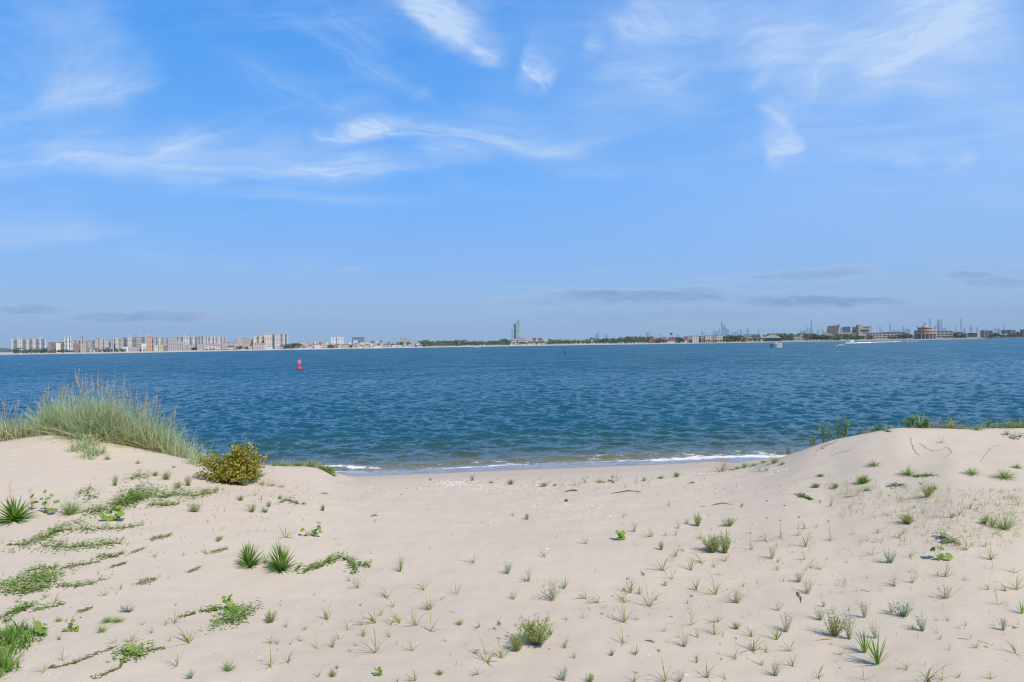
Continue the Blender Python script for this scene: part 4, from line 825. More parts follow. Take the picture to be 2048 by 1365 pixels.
def wake(pts, label, name='wake'):
    mb = MB(); r = random.Random(5); m = plain('wake_foam', (0.80, 0.82, 0.83), 0.9, 0.1, 0.5)
    for (x0, y0, x1, y1, wa, wb, dens) in pts:
        n = int(dens)
        for i in range(n):
            t = r.random(); px = x0+(x1-x0)*t; py = y0+(y1-y0)*t + r.gauss(0, 1)*(wa+(wb-wa)*t)*0.35; p = on_water(px, py); L = r.uniform(0.4, 2.2); w = r.uniform(0.3, 1.3); a = r.random()*6.28
            k = 6; top = 0.12+r.random()*0.22; c = [Vector((p.x+L*math.cos(6.28*j/k+a)*r.uniform(.7, 1.2), p.y+w*math.sin(6.28*j/k+a)*r.uniform(.7, 1.2), 0.02)) for j in range(k)]
            b = len(mb.v); mb.v += [tuple(q) for q in c] + [(p.x, p.y, top)]
            for j in range(k): mb.f.append((b+j, b+(j+1) % k, b+k)); mb.m.append(0)
    o = mb.build(name, m); tag(o, label, 'wake', kind='stuff')
wake([(1709, 686.0, 1740, 685.4, 1.2, 1.2, 420), (1740, 685.4, 1800, 683.6, 0.8, 0.4, 200), (1800, 683.6, 1840, 682.4, 0.5, 0.4, 20), (1692, 686.6, 1712, 686.6, 0.7, 1.2, 160)], 'white foaming wake behind the yacht')
# ------------------------------------------------------------------ plants of the near sand
rp = random.Random(99)
L_SEDGE = leafmat('sedge_blade', [(0, (0.26, 0.26, 0.09)), (0.45, (0.42, 0.41, 0.17)), (0.8, (0.54, 0.50, 0.26)), (1, (0.64, 0.56, 0.36))], 0.4)
L_HEAD = leafmat('seed_head', [(0, (0.238, 0.182, 0.07)), (1, (0.42, 0.336, 0.14))], 0.1, 0.8)
L_WISP = leafmat('wispy_leaf', [(0, (0.268, 0.283, 0.153)), (0.5, (0.426, 0.441, 0.253)), (1, (0.599, 0.585, 0.383))], 0.2)
L_BLUE = leafmat('blue_leaf', [(0, (0.184, 0.261, 0.184)), (0.5, (0.319, 0.408, 0.293)), (1, (0.479, 0.529, 0.402))], 0.2)
L_GREEN = leafmat('green_wisp', [(0, (0.22, 0.25, 0.08)), (0.5, (0.36, 0.39, 0.14)), (1, (0.50, 0.50, 0.24))], 0.35)
L_FRESH = leafmat('fresh_green', [(0, (0.136, 0.217, 0.055)), (0.5, (0.271, 0.384, 0.101)), (1, (0.473, 0.554, 0.214))], 0.25)
L_BRIGHT = leafmat('bright_blade', [(0, (0.088, 0.192, 0.029)), (0.5, (0.192, 0.352, 0.056)), (1, (0.352, 0.528, 0.112))], 0.3, 0.45)
L_YUC = leafmat('yucca_blade', [(0, (0.068, 0.15, 0.024)), (0.5, (0.15, 0.285, 0.045)), (0.85, (0.27, 0.42, 0.082)), (1, (0.45, 0.495, 0.15))], 0.22, 0.4)
L_HEART = leafmat('heart_leaf', [(0, (0.1, 0.213, 0.037)), (0.6, (0.188, 0.325, 0.062)), (1, (0.325, 0.375, 0.075))], 0.35, 0.45)
L_VINE = leafmat('vine_leaf', [(0, (0.09, 0.18, 0.02)), (0.4, (0.20, 0.34, 0.045)), (0.8, (0.33, 0.46, 0.09)), (0.93, (0.42, 0.48, 0.14)), (1, (0.46, 0.28, 0.14))], 0.25, 0.5)
L_MAT = leafmat('mat_leaf', [(0, (0.208, 0.247, 0.091)), (0.6, (0.325, 0.351, 0.143)), (1, (0.468, 0.442, 0.221))], 0.2, 0.6)
L_DRY = leafmat('dry_grass', [(0, (0.286, 0.195, 0.091)), (0.5, (0.468, 0.338, 0.169)), (1, (0.624, 0.494, 0.286))], 0.2, 0.7)
L_DUNE = leafmat('dune_grass_blade', [(0, (0.22, 0.27, 0.14)), (0.2, (0.36, 0.44, 0.28)), (0.5, (0.52, 0.60, 0.45)), (0.75, (0.66, 0.71, 0.58)), (0.86, (0.74, 0.76, 0.66)), (0.92, (0.62, 0.54, 0.34)), (1, (0.70, 0.58, 0.38))], 0.5, 0.45)
L_SEED = leafmat('dune_grass_seed', [(0, (0.36, 0.24, 0.12)), (0.6, (0.52, 0.38, 0.22)), (1, (0.64, 0.52, 0.34))], 0.15, 0.8)
L_BUSH = leafmat('bush_leaf', [(0, (0.20, 0.24, 0.03)), (0.35, (0.36, 0.38, 0.05)), (0.7, (0.52, 0.48, 0.08)), (0.9, (0.58, 0.42, 0.12)), (1, (0.45, 0.20, 0.08))], 0.35, 0.5)
L_LANCE = leafmat('lance_leaf', [(0, (0.13, 0.22, 0.05)), (0.6, (0.27, 0.37, 0.10)), (1, (0.45, 0.48, 0.18))], 0.25, 0.5)
STEM = plain('stem_green', (0.16, 0.17, 0.07), 0.7); STEMB = plain('stem_brown', (0.16, 0.095, 0.06), 0.8); WOOD = plain('driftwood', (0.17, 0.13, 0.10), 0.9, 0.35, 12); WOODL = plain('driftwood_pale', (0.42, 0.37, 0.31), 0.9, 0.25, 12)

# every maker returns a builder whose plant is 1 unit tall
def mk_sedge(n, spread=1.0, head=False, lean=0.9):
    mb = MB()
    for i in range(n):
        a = rp.random()*6.28; mb.blade((rp.gauss(0, .02), rp.gauss(0, .02), -0.04), a, rp.uniform(0.15, lean), rp.uniform(0.7, 1.35), 0.038, rp.uniform(0.5, 2.1)*spread, 6, 0)
    if n > 3: 
        for i in range(2): mb.blade((0, 0, -0.02), rp.random()*6.28, rp.uniform(0.9, 1.2), rp.uniform(0.7, 1.2), 0.042, 0.7, 5, 0)
    if not head: return mb, None
    hb = MB(); a = rp.random()*6.28; tip = mb.blade((0, 0, -0.03), a, 0.08, 1.25, 0.035, 0.25, 5, 0, taper=0.15)
    for q in range(26):
        d = Vector((rp.gauss(0, 1), rp.gauss(0, 1), rp.gauss(0.5, 0.8))).normalized(); hb.leaf(tip+d*0.015, d, rp.uniform(0.07, 0.15), 0.035, None, 0)
    for q in range(3): hb.blade(tip, rp.random()*6.28, rp.uniform(0.5, 1.3), 0.38, 0.025, 0.4, 3, 0)
    return mb, hb
def mk_wisp(n, wid=0.5, leafy=3, w=0.020):
    """many thin ascending twigs with short side leaves"""
    mb = MB()
    for i in range(n):
        a = rp.random()*6.28; ln = rp.uniform(0.05, 1.0)**0.8*wid*1.5; L = rp.uniform(0.6, 1.05)
        p = Vector((rp.gauss(0, .03), rp.gauss(0, .03), -0.03)); th = ln; pts = [p]; d = None
        for k in range(4):
            d = Vector((math.cos(a)*math.sin(th), math.sin(a)*math.sin(th), math.cos(th))); p = p+d*L/4; pts.append(p); th *= 0.8; a += rp.uniform(-.35, .35)
        side = Vector((-math.sin(a), math.cos(a), 0)); b = len(mb.v)
        for k, q in enumerate(pts): ww = w*0.5*(1-k/5.0); mb.v += [tuple(q-side*ww), tuple(q+side*ww)]
        for k in range(4): mb.f.append((b+2*k, b+2*k+1, b+2*k+3, b+2*k+2)); mb.m.append(0)
        for k in range(1, 5):
            for j in range(leafy):
                q = pts[k-1].lerp(pts[k], rp.random()); dd = (Vector((rp.gauss(0, .7), rp.gauss(0, .7), 0.8))).normalized(); mb.leaf(q, dd, rp.uniform(0.06, 0.13), w*1.15, None, 0)
    return mb, None
def mk_puff(n, wid=1.0, w=0.022, up=0.0):
    mb = MB()
    for i in range(n):
        th = math.acos(rp.uniform(0.12+up, 1.0)); a = rp.random()*6.28; L = rp.uniform(0.7, 1.08)*(1+0.25*math.sin(th)*(wid-1)); mb.blade((rp.gauss(0, .05)*wid, rp.gauss(0, .05)*wid, -0.02), a, th*min(1.15, 0.6+0.4*wid), L, w, rp.uniform(-0.1, 0.5), 3, 0)
    return mb, None
def mk_yucca(n, w=0.085, up=0.0, bend=0.25):
    mb = MB()
    for i in range(n):
        t = i/n; th = 1.42*(1-t)**0.75*(1-up)+0.06; a = i*2.4+rp.uniform(-.3, .3); mb.blade((rp.gauss(0, .02), rp.gauss(0, .02), -0.02+0.10*t), a, th, rp.uniform(0.82, 1.08)*(0.75+0.25*math.cos(th)), w, rp.uniform(-0.05, bend)+(0.35 if rp.random() < 0.12 else 0), 4, 0, w0=0.6)
    return mb, None
def mk_stub(n):
    mb = MB()
    for i in range(n): mb.blade((rp.gauss(0, .06), rp.gauss(0, .06), -0.03), rp.random()*6.28, rp.uniform(0, 0.6), rp.uniform(0.5, 1.05), 0.045, rp.uniform(-0.2, 0.4), 3, 0, taper=0.6)
    for i in range(n): mb.leaf((rp.gauss(0, .08), rp.gauss(0, .08), rp.uniform(0.2, .8)), (rp.gauss(0, 1), rp.gauss(0, 1), 0.6), 0.16, 0.06)
    return mb, None
def mk_lance(n, w=0.06, stems=1, wid=0.2):
    """leafy upright stems with whorls of narrow leaves"""
    mb = MB()
    for s_ in range(stems):
        a0 = rp.random()*6.28; th = rp.random()*wid; L = rp.uniform(0.75, 1.0); p = Vector((rp.gauss(0, .05)*stems**0.5, rp.gauss(0, .05)*stems**0.5, 0)); d = Vector((math.cos(a0)*math.sin(th), math.sin(a0)*math.sin(th), math.cos(th)))
        mb.tube([p-d*0.05, p+d*L*0.5, p+d*L], [0.014, 0.010, 0.004], 4, 1)
        for i in range(n):
            t = 0.12+0.88*(i+rp.random())/n; a = i*2.4+rp.uniform(-.4, .4); el = rp.uniform(0.2, 0.9); dd = Vector((math.cos(a)*math.cos(el), math.sin(a)*math.cos(el), math.sin(el))); mb.leaf(p+d*L*t, dd, rp.uniform(0.15, 0.26)*(1.15-0.65*t), w, (0, 0, 1), 0, 0.15)
    return mb, None
VAR = {}
def reg(kind, mats, makers, name, desc, cat, group, hmat=None):
    VAR[kind] = dict(v=[], name=name, desc=desc, cat=cat, group=group)
    for mk in makers:
        mb, hb = mk; VAR[kind]['v'].append((mb.mesh(name, mats), hb.mesh('seed_head', [hmat or L_HEAD]) if hb else None))
reg('sg', [L_SEDGE], [mk_sedge(n, s) for n, s in ((8, 1.0), (6, 1.2), (10, 0.9), (11, 0.8), (7, 1.3), (5, 0.7), (12, 1.0), (4, 1.1), (9, 1.2))], 'sedge', 'thin arching olive sedge', 'sedge', 'thin sedges scattered over the sand')
reg('sh', [L_SEDGE], [mk_sedge(n, s, True) for n, s in ((8, 1.0), (6, 1.2), (9, 1.0), (5, 1.1))], 'sedge', 'sedge with tufted seed head', 'sedge', 'sedges that carry seed heads')
reg('wb', [L_WISP], [mk_wisp(n, w) for n, w in ((16, 0.5), (22, 0.55), (13, 0.6), (26, 0.45))], 'wispy_weed', 'pale wispy many-twigged weed', 'weed', 'pale wispy weeds on the sand')
reg('bb', [L_BLUE], [mk_wisp(n, w, 4, 0.026) for n, w in ((20, 0.45), (26, 0.6), (18, 0.4))], 'wispy_weed', 'bluish green feathery weed', 'weed', 'bluish feathery weeds')
reg('gb', [L_GREEN], [mk_wisp(n, w, 4, 0.022) for n, w in ((52, 0.6), (64, 0.7), (40, 0.5))], 'wispy_weed', 'olive green bushy weed', 'weed', 'olive green bushy weeds')
reg('gd2', [L_GREEN], [mk_wisp(130, 0.62, 4, 0.018), mk_wisp(110, 0.55, 4, 0.02)], 'wispy_weed', 'dense olive weed', 'weed', None)
reg('gr', [L_BRIGHT], [mk_yucca(n, w, up, 0.3) for n, w, up in ((8, 0.055, 0.6), (13, 0.05, 0.55), (18, 0.045, 0.5))], 'grass_tuft', 'narrow upright green grass tuft', 'grass tuft', 'upright green grass tufts')
reg('yt', [L_BRIGHT], [mk_yucca(34, 0.05, 0.35, 0.7), mk_yucca(26, 0.055, 0.4, 0.6)], 'grass_tuft', 'coarse green grass tuft with curving leaves', 'grass tuft', None)
reg('yc', [L_YUC], [mk_yucca(90, 0.075, 0.0, 0.2), mk_yucca(110, 0.07, 0.0, 0.3), mk_yucca(70, 0.085, 0.1, 0.2)], 'yucca', 'spiky green yucca', 'yucca', None)
reg('pf', [L_FRESH], [mk_puff(120, 1.2, 0.030), mk_puff(160, 1.5, 0.026)], 'dune_weed', 'rounded light green weed', 'weed', 'rounded light green weeds on the right dune')
reg('pd', [L_BRIGHT], [mk_puff(260, 1.0, 0.035, 0.1)], 'dune_weed', 'dense dark green ball shaped weed', 'weed', None)
reg('dt', [L_DRY], [mk_puff(50, 1.1, 0.024), mk_puff(30, 1.3, 0.028)], 'dry_weed', 'dry tan weed', 'weed', None)
reg('gs', [L_FRESH, STEM], [mk_puff(90, 1.0, 0.03, 0.35), mk_puff(120, 1.3, 0.026, 0.2)], 'grass_tuft', 'loose green grass tuft', 'grass tuft', 'loose green grass tufts')
reg('st', [L_WISP], [mk_stub(n) for n in (3, 4, 5, 2)], 'seedling', 'small greyish seedling', 'seedling', 'small seedlings scattered over the sand')
reg('sp', [L_DRY], [mk_stub(n) for n in (2, 3, 4)], 'dry_sprig', 'small dry brown sprig', 'sprig', 'small dry sprigs in the sand')
reg('lc', [L_LANCE, STEM], [mk_lance(46, 0.09, 10, 0.9), mk_lance(40, 0.10, 8, 0.8)], 'leafy_weed', 'dark green leafy clump', 'weed', 'leafy clumps on the right dune crest')
reg('gd', [L_LANCE, STEM], [mk_lance(34, 0.06, 4, 0.34), mk_lance(30, 0.065, 5, 0.4)], 'tall_weed', 'tall leafy upright weed', 'weed', 'tall leafy weeds at the foot of the right dune crest')
ID = 0
def plant(kind, px, py, hpx, wpx=None, label=None, desc=None):
    """a plant whose foot is seen at (px, py) and which is hpx tall there"""
    V = VAR[kind]; g = ground(px, py); s = hpx/F*g.y*1.04
    if kind in ('sg', 'sh', 'wb', 'gb', 'bb'): s *= rp.choice([0.85, 1.0, 1.1, 1.2, 1.35]) if not label else 1.0
    me, hd = rp.choice(V['v']); o = link(V['name'], me, None, g); w = s if not wpx else max(s*0.7, min(s*2.6, wpx/F*g.y/ (0.72 if kind in ('wb', 'bb', 'gb', 'gd2') else 1.5)))
    o.scale = (w, w, s); rz = rp.random()*6.28; o.rotation_euler = (rp.gauss(0, .06), rp.gauss(0, .06), rz)
    if hd is not None: h2 = link('seed_head', hd, o)
    if label: tag(o, label, V['cat'])
    else: later(o, desc or V['desc'], px, py, V['cat'], V['group'])
    return o
def batch(x0, y0, s, txt):
    for it in txt.replace('\n', ' ').split(';'):
        q = it.split()
        if not q: continue
        x, y, h = float(q[1]), float(q[2]), float(q[3]); w = float(q[4])/s if len(q) > 4 else None
        plant(q[0], x0+x/s, y0+y/s, h/s, w)
batch(1000, 1020, 3.957, """st 98 42 24;gb 215 75 42;st 450 220 65;wb 680 272 60 80;wb 1060 178 85 50;sg 1195 215 75;wb 1480 112 65 50;gb 1565 130 80 75;gb 1820 130 85 80;sg 1590 235 95;
wb 1410 150 70 50;sg 1390 205 60;sg 1310 210 60;gb 1280 318 90 45;sg 1395 370 80;sg 1455 330 60;bb 60 510 95 85;wb 230 568 105 50;sg 190 568 70;wb 105 712 95 70;wb 408 722 150 165;gr 508 630 100;sg 680 705 90;sg 780 740 130;
st 832 778 80;sh 985 740 120;sg 1035 660 160;gr 1110 670 80;sh 1180 765 150;sg 1290 485 110;sg 1510 485 130;sg 1360 548 80;gr 1310 605 60;sg 1555 640 120;sg 1705 675 140;sg 1690 455 90;sg 1745 515 60;sg 1600 420 100;
sg 1785 410 80;wb 1870 738 120 150;sg 1485 745 60;sg 355 380 75;sg 515 1095 110;gr 590 1180 75;sg 655 860 60;sg 530 880 70;st 710 790 80;sh 985 895 120;sg 1090 870 90;sh 1510 918 120;sg 1300 965 60;sg 1725 895 140;gb 1875 945 60 70;sg 1700 995 100;
wb 1460 1085 140 110;wb 1565 1015 80 75;sg 975 1060 120;bb 885 1155 60 65;gr 1075 1150 90;gr 1560 1215 80;sh 1860 1180 90;sg 1990 1010 90;sg 1995 1120 90;sh 1985 320 90;sh 20 1180 100;bb 505 1355 100 90;gb 715 1365 90 60;sh 1310 1360 160;wb 1420 1365 100 90;
sg 1640 1330 110;sh 1780 1350 120;sg 1065 1365 70;st 630 195 30;st 740 210 32;sg 900 870 50;sg 1925 610 40;sg 1240 720 45""")
batch(1500, 1020, 3.737, """sg 120 235 90;sh 230 210 60;sh 360 195 110;sg 420 275 100;sg 410 375 60;wb 165 368 90 70;sg 205 400 55;sg 205 455 50;sg 450 435 60;sg 530 450 90;sh 605 230 90;st 765 185 60;sg 825 245 60;sg 910 340 130;sg 955 180 50;sg 985 250 60;
sg 1115 215 70;sg 1195 365 90;bb 1045 400 110 105;gb 1170 105 70 85;wb 370 540 90 80;wb 430 628 120 100;st 540 568 80;st 705 575 75;st 178 625 40;wb 210 755 100 80;wb 525 828 90 90;wb 620 780 80 55;wb 550 730 50 45;gr 735 760 50;wb 855 810 110 80;wb 270 915 125 105;
gb 625 945 150 90;wb 740 970 170 110;wb 1060 770 90 90;bb 1150 800 120 150;bb 1290 910 90 105;gr 1215 905 60;sg 1480 835 50;wb 1460 665 130 135;wb 1210 550 80 80;wb 1080 575 110 100;sg 1405 495 80;sg 1460 500 80;sg 1195 470 50;sg 1600 530 40;sg 1780 600 50;
sg 1910 610 90;sg 1990 600 110;sg 1985 470 90;sg 1850 710 100;gr 2030 780 110;bb 1895 905 90 80;gr 1610 875 45;sg 1415 970 60;sg 1690 1040 60;sh 1990 1080 100;gr 200 975 110;sg 120 1070 90;sg 20 1055 130;sg 300 1060 100;sg 320 1175 130;wb 190 1245 110 105;sg 505 1265 110;
sg 850 1275 120;sg 1170 1200 90;sg 1330 1285 150;sg 1430 1280 130;sg 600 1010 60;sh 90 1170 80;sg 1800 375 120;sg 1620 300 110;sg 1760 280 80;gr 1755 105 75;gr 1810 125 90;sg 1510 60 50;sg 1950 250 60;sg 1840 180 55;sg 1540 270 60;sg 1400 180 60;sg 680 1090 70;sg 1560 1260 80;sg 1800 1270 90;wb 940 960 120 70;sg 420 450 40;gs 1905 145 150 115""")
batch(1600, 780, 4.404, """pf 655 670 75 130;pf 950 750 105 160;pf 1515 745 90 150;pf 1800 775 120 230;pf 1910 690 60 90;gs 590 890 60 90;gs 185 762 32 90;gb 1125 945 125 90;gs 1185 880 60 55;gb 945 1180 80 90;gs 1820 400 60 80;
st 445 795 50;gb 310 870 35 55;gb 140 860 30 70;sg 450 900 50;sg 490 930 60;sg 690 960 60;sg 780 940 60;sg 890 990 60;sg 960 970 70;sg 1000 1040 70;sg 950 1075 60;sg 1080 1090 60;sg 1190 1120 55;sg 1330 1130 70;sg 1400 1110 60;sg 1330 1000 60;sg 1450 930 45;
sg 1540 980 50;sg 1600 1020 60;sg 1740 1030 80;sg 1860 960 50;sg 1930 1020 60;sg 1450 1260 80;sg 1290 990 60;sg 270 1030 80;sg 180 1000 50;sg 530 1010 50;sg 790 1110 50;sg 870 1310 70;st 460 1275 55;sg 840 1195 50;sg 910 1270 50;sg 1650 1150 80;sg 1700 1190 80;gs 1620 1180 80 90;sg 1560 1060 50;sg 1500 1050 60;
gs 1330 320 110 90;sg 1300 320 110;sg 1370 325 120;dt 1400 330 60 80;gs 1450 345 70 80;sg 1500 350 80;gs 1560 355 60 120;sg 1600 350 90;dt 1625 345 50 70;gs 1850 325 120 80;sg 1830 325 130;sg 1880 326 100;gs 1910 328 70 90;dt 1930 330 80 80;gs 1960 330 110 80;sg 1940 330 120;sg 560 372 45;sg 600 365 70;dt 570 370 40 50;sg 760 318 60;dt 830 318 50 60;sg 880 325 60;sg 1030 318 70;dt 1180 318 140 170;gs 1700 330 60 90;sg 1740 325 90;dt 1240 320 70 90;sg 1270 320 110;gs 1770 322 50 70;gs 640 370 60 60;gs 1060 318 80 60;dt 1130 316 100 80;sp 690 360 40;sp 800 300 60;gs 1420 330 40 80;gs 1770 320 60 70;sg 40 1225 60;sg 150 1210 40;sg 590 1340 60;sg 660 1350 50;sg 720 1330 60""")
plant('gr', 1600+1060/4.404, 852, 38, label='single pale reed stalk between two leafy clumps on the right crest')
plant('dt', 1600+1240/4.404, 780+468/4.404, 20, 22, label='dry straw coloured bushy weed high on the right dune')
plant('pd', 1727, 967, 21, 30, label='dense dark green ball shaped weed at the foot of the right dune')
plant('lc', 1755, 861, 19, 26, label='small leafy clump on the left shoulder of the right dune')
plant('lc', 1819, 854, 27, 36, label='largest dark green leafy clump on the right dune crest')
plant('lc', 1852, 853, 24, 20, label='leafy clump beside the dry grass on the right dune crest')
plant('lc', 1976, 854, 20, 22, label='leafy clump nearest the right edge on the dune crest')
plant('gd', 1626, 886, 24, label='short leafy weed leaning left below the right dune crest')
plant('gd', 1652, 880, 43, label='tall leafy weed, left one of the two tallest on the slope')
plant('gd', 1666, 878, 22, label='short leafy weed between the two tallest ones')
plant('gd', 1684, 876, 46, label='tallest leafy weed, right one of the pair on the slope')
batch(1300, 780, 4.875, """gs 920 745 75 130;gs 850 722 45 110;gs 1010 680 45 120;gs 1110 675 45 120;gs 1220 712 100 130;gs 1290 730 50 80;gd 1350 605 105;st 555 748 35;gb 260 850 50 65;gs 105 866 30 80;st 530 875 30;sg 185 912 25;sp 1125 962 30;gb 1620 950 35 75;gs 1665 846 38 95;gb 1805 962 40 60;
sp 1040 1032 40;sp 1210 985 25;wb 190 1136 50 30;gb 895 1142 40 35;wb 1070 795 60 70;wb 1140 790 50 60;st 30 880 60;st 400 805 35;st 650 815 35;st 600 795 25;sg 770 1340 30;st 1740 940 30;st 880 1025 25""")
plant('dt', 1300+700/4.875, 780+700/4.875, 42, 18, label='tall bare dead weed standing against the water at the beach edge')
batch(850, 840, 3.791, """gb 650 490 35 70;gb 905 505 38 60;gb 985 502 22 35;sg 1130 500 65;gr 1215 480 50;gs 1320 475 38 80;sg 1450 465 60;gs 1665 466 50 60;gs 1790 442 28 60;gs 1910 436 48 50;st 1710 512 35;wb 665 727 35 45;wb 775 757 45 45;bb 360 462 45 60;gb 40 457 22 30;sg 370 1088 110;
st 15 650 32;st 130 667 30;st 45 982 40;st 490 690 22;st 1850 655 40;sp 1835 705 30;sp 300 660 18;sg 1600 480 40;sg 1520 515 35;st 1100 495 30;st 1050 500 25;sg 1165 505 30;sp 820 770 25;sg 260 445 25;gs 500 480 22 90;st 1590 855 50;st 1500 800 40;sg 1700 890 60;st 600 1025 30""")
batch(500, 1000, 3.74, """gb 550 85 40 30;sg 940 112 35;sp 400 158 30;sg 265 285 120;st 60 240 50;st 115 240 50;st 672 350 50;st 1350 370 42;gr 1125 542 130 75;wb 745 612 65 60;wb 810 662 78 110;sg 1300 682 90;sg 1548 712 110;wb 1345 822 120 115;sg 1430 750 60;sg 1030 740 110;sg 1075 805 70;gb 155 920 70 105;
st 230 795 60;sg 575 900 110;sg 980 870 90;sh 845 940 100;sg 940 925 90;sg 1055 940 80;sg 1120 925 100;sg 1240 945 110;sh 1355 990 90;gs 1568 935 65 60;sg 1718 955 100;st 1790 990 45;sg 410 975 60;wb 270 955 50 50;sg 735 975 90;sg 665 1045 80;wb 620 1105 100 60;sg 500 1118 90;sg 150 1070 80;sg 205 1080 60;
sg 380 1060 60;sg 850 1025 80;sg 1045 1030 80;st 1095 1090 60;sg 1465 1060 70;sg 1215 1135 100;sh 940 1150 150;st 845 1130 28;sh 1775 1220 150;sh 1880 1180 130;sh 150 1255 100;sg 280 1220 80;sp 1505 1170 50;gb 620 1325 45 70;sg 510 1330 70;gb 650 1268 25 30;sg 1105 1365 50;sg 1200 1365 90;sg 1240 1360 90;
gb 1420 1310 30 70;sg 1710 1310 100;st 1785 1325 45;sp 540 945 35;sp 530 1000 30;sp 760 765 30;sg 205 1130 30;st 1620 1090 30;sg 750 1140 50;wb 300 1090 40 40;st 1550 1240 50;st 690 130 20;st 820 235 20""")
batch(0, 1000, 3.74, """bb 955 840 75 120;gs 800 920 60 120;gs 880 915 60 120;gs 760 992 60 120;dt 985 1060 110 150;gs 1710 1285 100 150;bb 1430 1335 65 150;sg 905 672 80;sg 780 722 65;sg 870 710 40;gs 435 912 45 90;gs 445 1048 45 40;gs 530 112 125 80;
sg 405 775 80;sg 335 740 60;sh 1310 925 90;sg 1240 940 55;sg 1060 940 60;sg 1140 1000 80;sg 1275 1055 60;sg 1415 1080 120;sg 465 1200 80;sg 330 1290 110;sg 860 1075 70;sg 1325 1250 120;sg 130 770 60;st 735 560 60;st 1070 548 50;st 970 558 30;st 1275 542 25;st 1120 402 50;sg 1160 432 60;st 1230 405 50;sg 1540 405 100;
gb 1640 305 40 40;gb 1450 92 60 70;st 1590 245 50;st 1650 240 50;st 1780 265 50;st 1850 250 45;st 1700 215 40;sp 1575 1012 38;st 945 348 40;st 550 445 40;sp 1150 440 30;st 1000 140 40;st 1080 125 40;st 1150 150 40;st 1250 150 45;st 1240 200 40;st 1060 270 40;st 1350 300 40;st 1460 320 30;sg 1370 425 40;sg 1460 400 30;st 20 570 60;st 20 330 70;sp 1870 130 50;sp 1560 170 40;sg 600 640 50""")
batch(380, 840, 3.791, """gb 385 612 50 60;gb 470 702 60 60;bb 575 702 60 90;gb 600 662 55 50;gs 685 602 50 40;gb 860 642 25 40;gb 1010 692 45 35;st 980 638 40;gb 215 922 40 45;st 130 780 40;st 180 660 40;st 260 700 45;st 340 735 35;st 455 750 40;st 505 740 50;sp 500 580 60;sp 540 610 60;sp 610 590 60;sp 570 560 50;sp 790 470 50;sp 720 470 45;sp 785 520 45;
sp 885 550 30;sp 635 400 45;st 290 570 40;st 240 590 35;sp 440 590 50;st 340 640 30;st 250 500 30;gs 420 500 90 110;gs 480 450 90 110""")
batch(0, 720, 4.0, """gs 1105 832 45 35;gb 925 1010 70 45;st 420 670 50;st 490 650 70;gs 740 770 110 80;gs 860 800 60 60;st 1120 890 30;gb 1330 960 60 80;gb 1425 1030 60 50;gb 1510 1010 90 60;gs 560 1235 170 110;st 760 960 50;gb 1390 865 20 40;st 720 1010 40;sp 1080 855 20;gb 1240 930 40 50""")
# dry and green grass beside the bush and along the low crest
for i, (x, y, h, w, k) in enumerate([(505, 966, 20, 30, 'dt'), (525, 970, 20, 34, 'dt'), (545, 972, 14, 30, 'dt'), (520, 955, 22, 30, 'gs'), (562, 975, 10, 26, 'dt')]): plant(k, x, y, h, w, desc='loose grass beside the yellow green bush' if k == 'gs' else 'dry tan grass beside the yellow green bush')
for i in range(17):
    x = 548+i*6.6; plant('dt' if i % 4 == 1 else 'gs', x, 932.5+rp.uniform(-.5, 1.5), rp.uniform(11, 17) + (7 if x > 620 else 0), 20, desc='short grass tuft on the low crest')
for x, y, h in ((655, 938, 24), (664, 947, 22), (668, 953, 14), (649, 934, 18), (660, 942, 20)): plant('gs', x, y, h, 18, desc='trailing green grass tuft by the beach')

# ------------------------------------------------------------------ named plants
plant('yc', 29, 1042, 46, 92, label='spiky green yucca at the left edge, the leftmost one')
plant('yc', 499, 1134, 50, 62, label='left one of the two green yuccas standing side by side')
plant('yc', 563, 1141, 60, 70, label='right and larger one of the two yuccas side by side')
plant('gr', 531, 1128, 26, label='small green grass tuft squeezed between the two yuccas')
plant('gd2', 1000+285/3.957, 1020+1065/3.957, 54, 66, label='largest bushy green weed in the middle foreground')
plant('gd2', 1000+135/3.957, 1020+1118/3.957, 34, 26, label='small bushy weed at the left foot of the largest one')
plant('gd2', 1426, 1105, 36, 32, label='dense olive bush, left half of the twin clump right of centre')
plant('gb', 1450, 1107, 44, 28, label='loose olive bush, right half of the twin clump right of centre')
plant('yt', 1500+860/3.737, 1020+1075/3.737, 50, 50, label='coarse green grass tuft, left one of the pair at lower right')
plant('yt', 1500+955/3.737, 1020+1165/3.737, 66, 62, label='coarse green grass tuft, right and nearer one of the lower right pair')
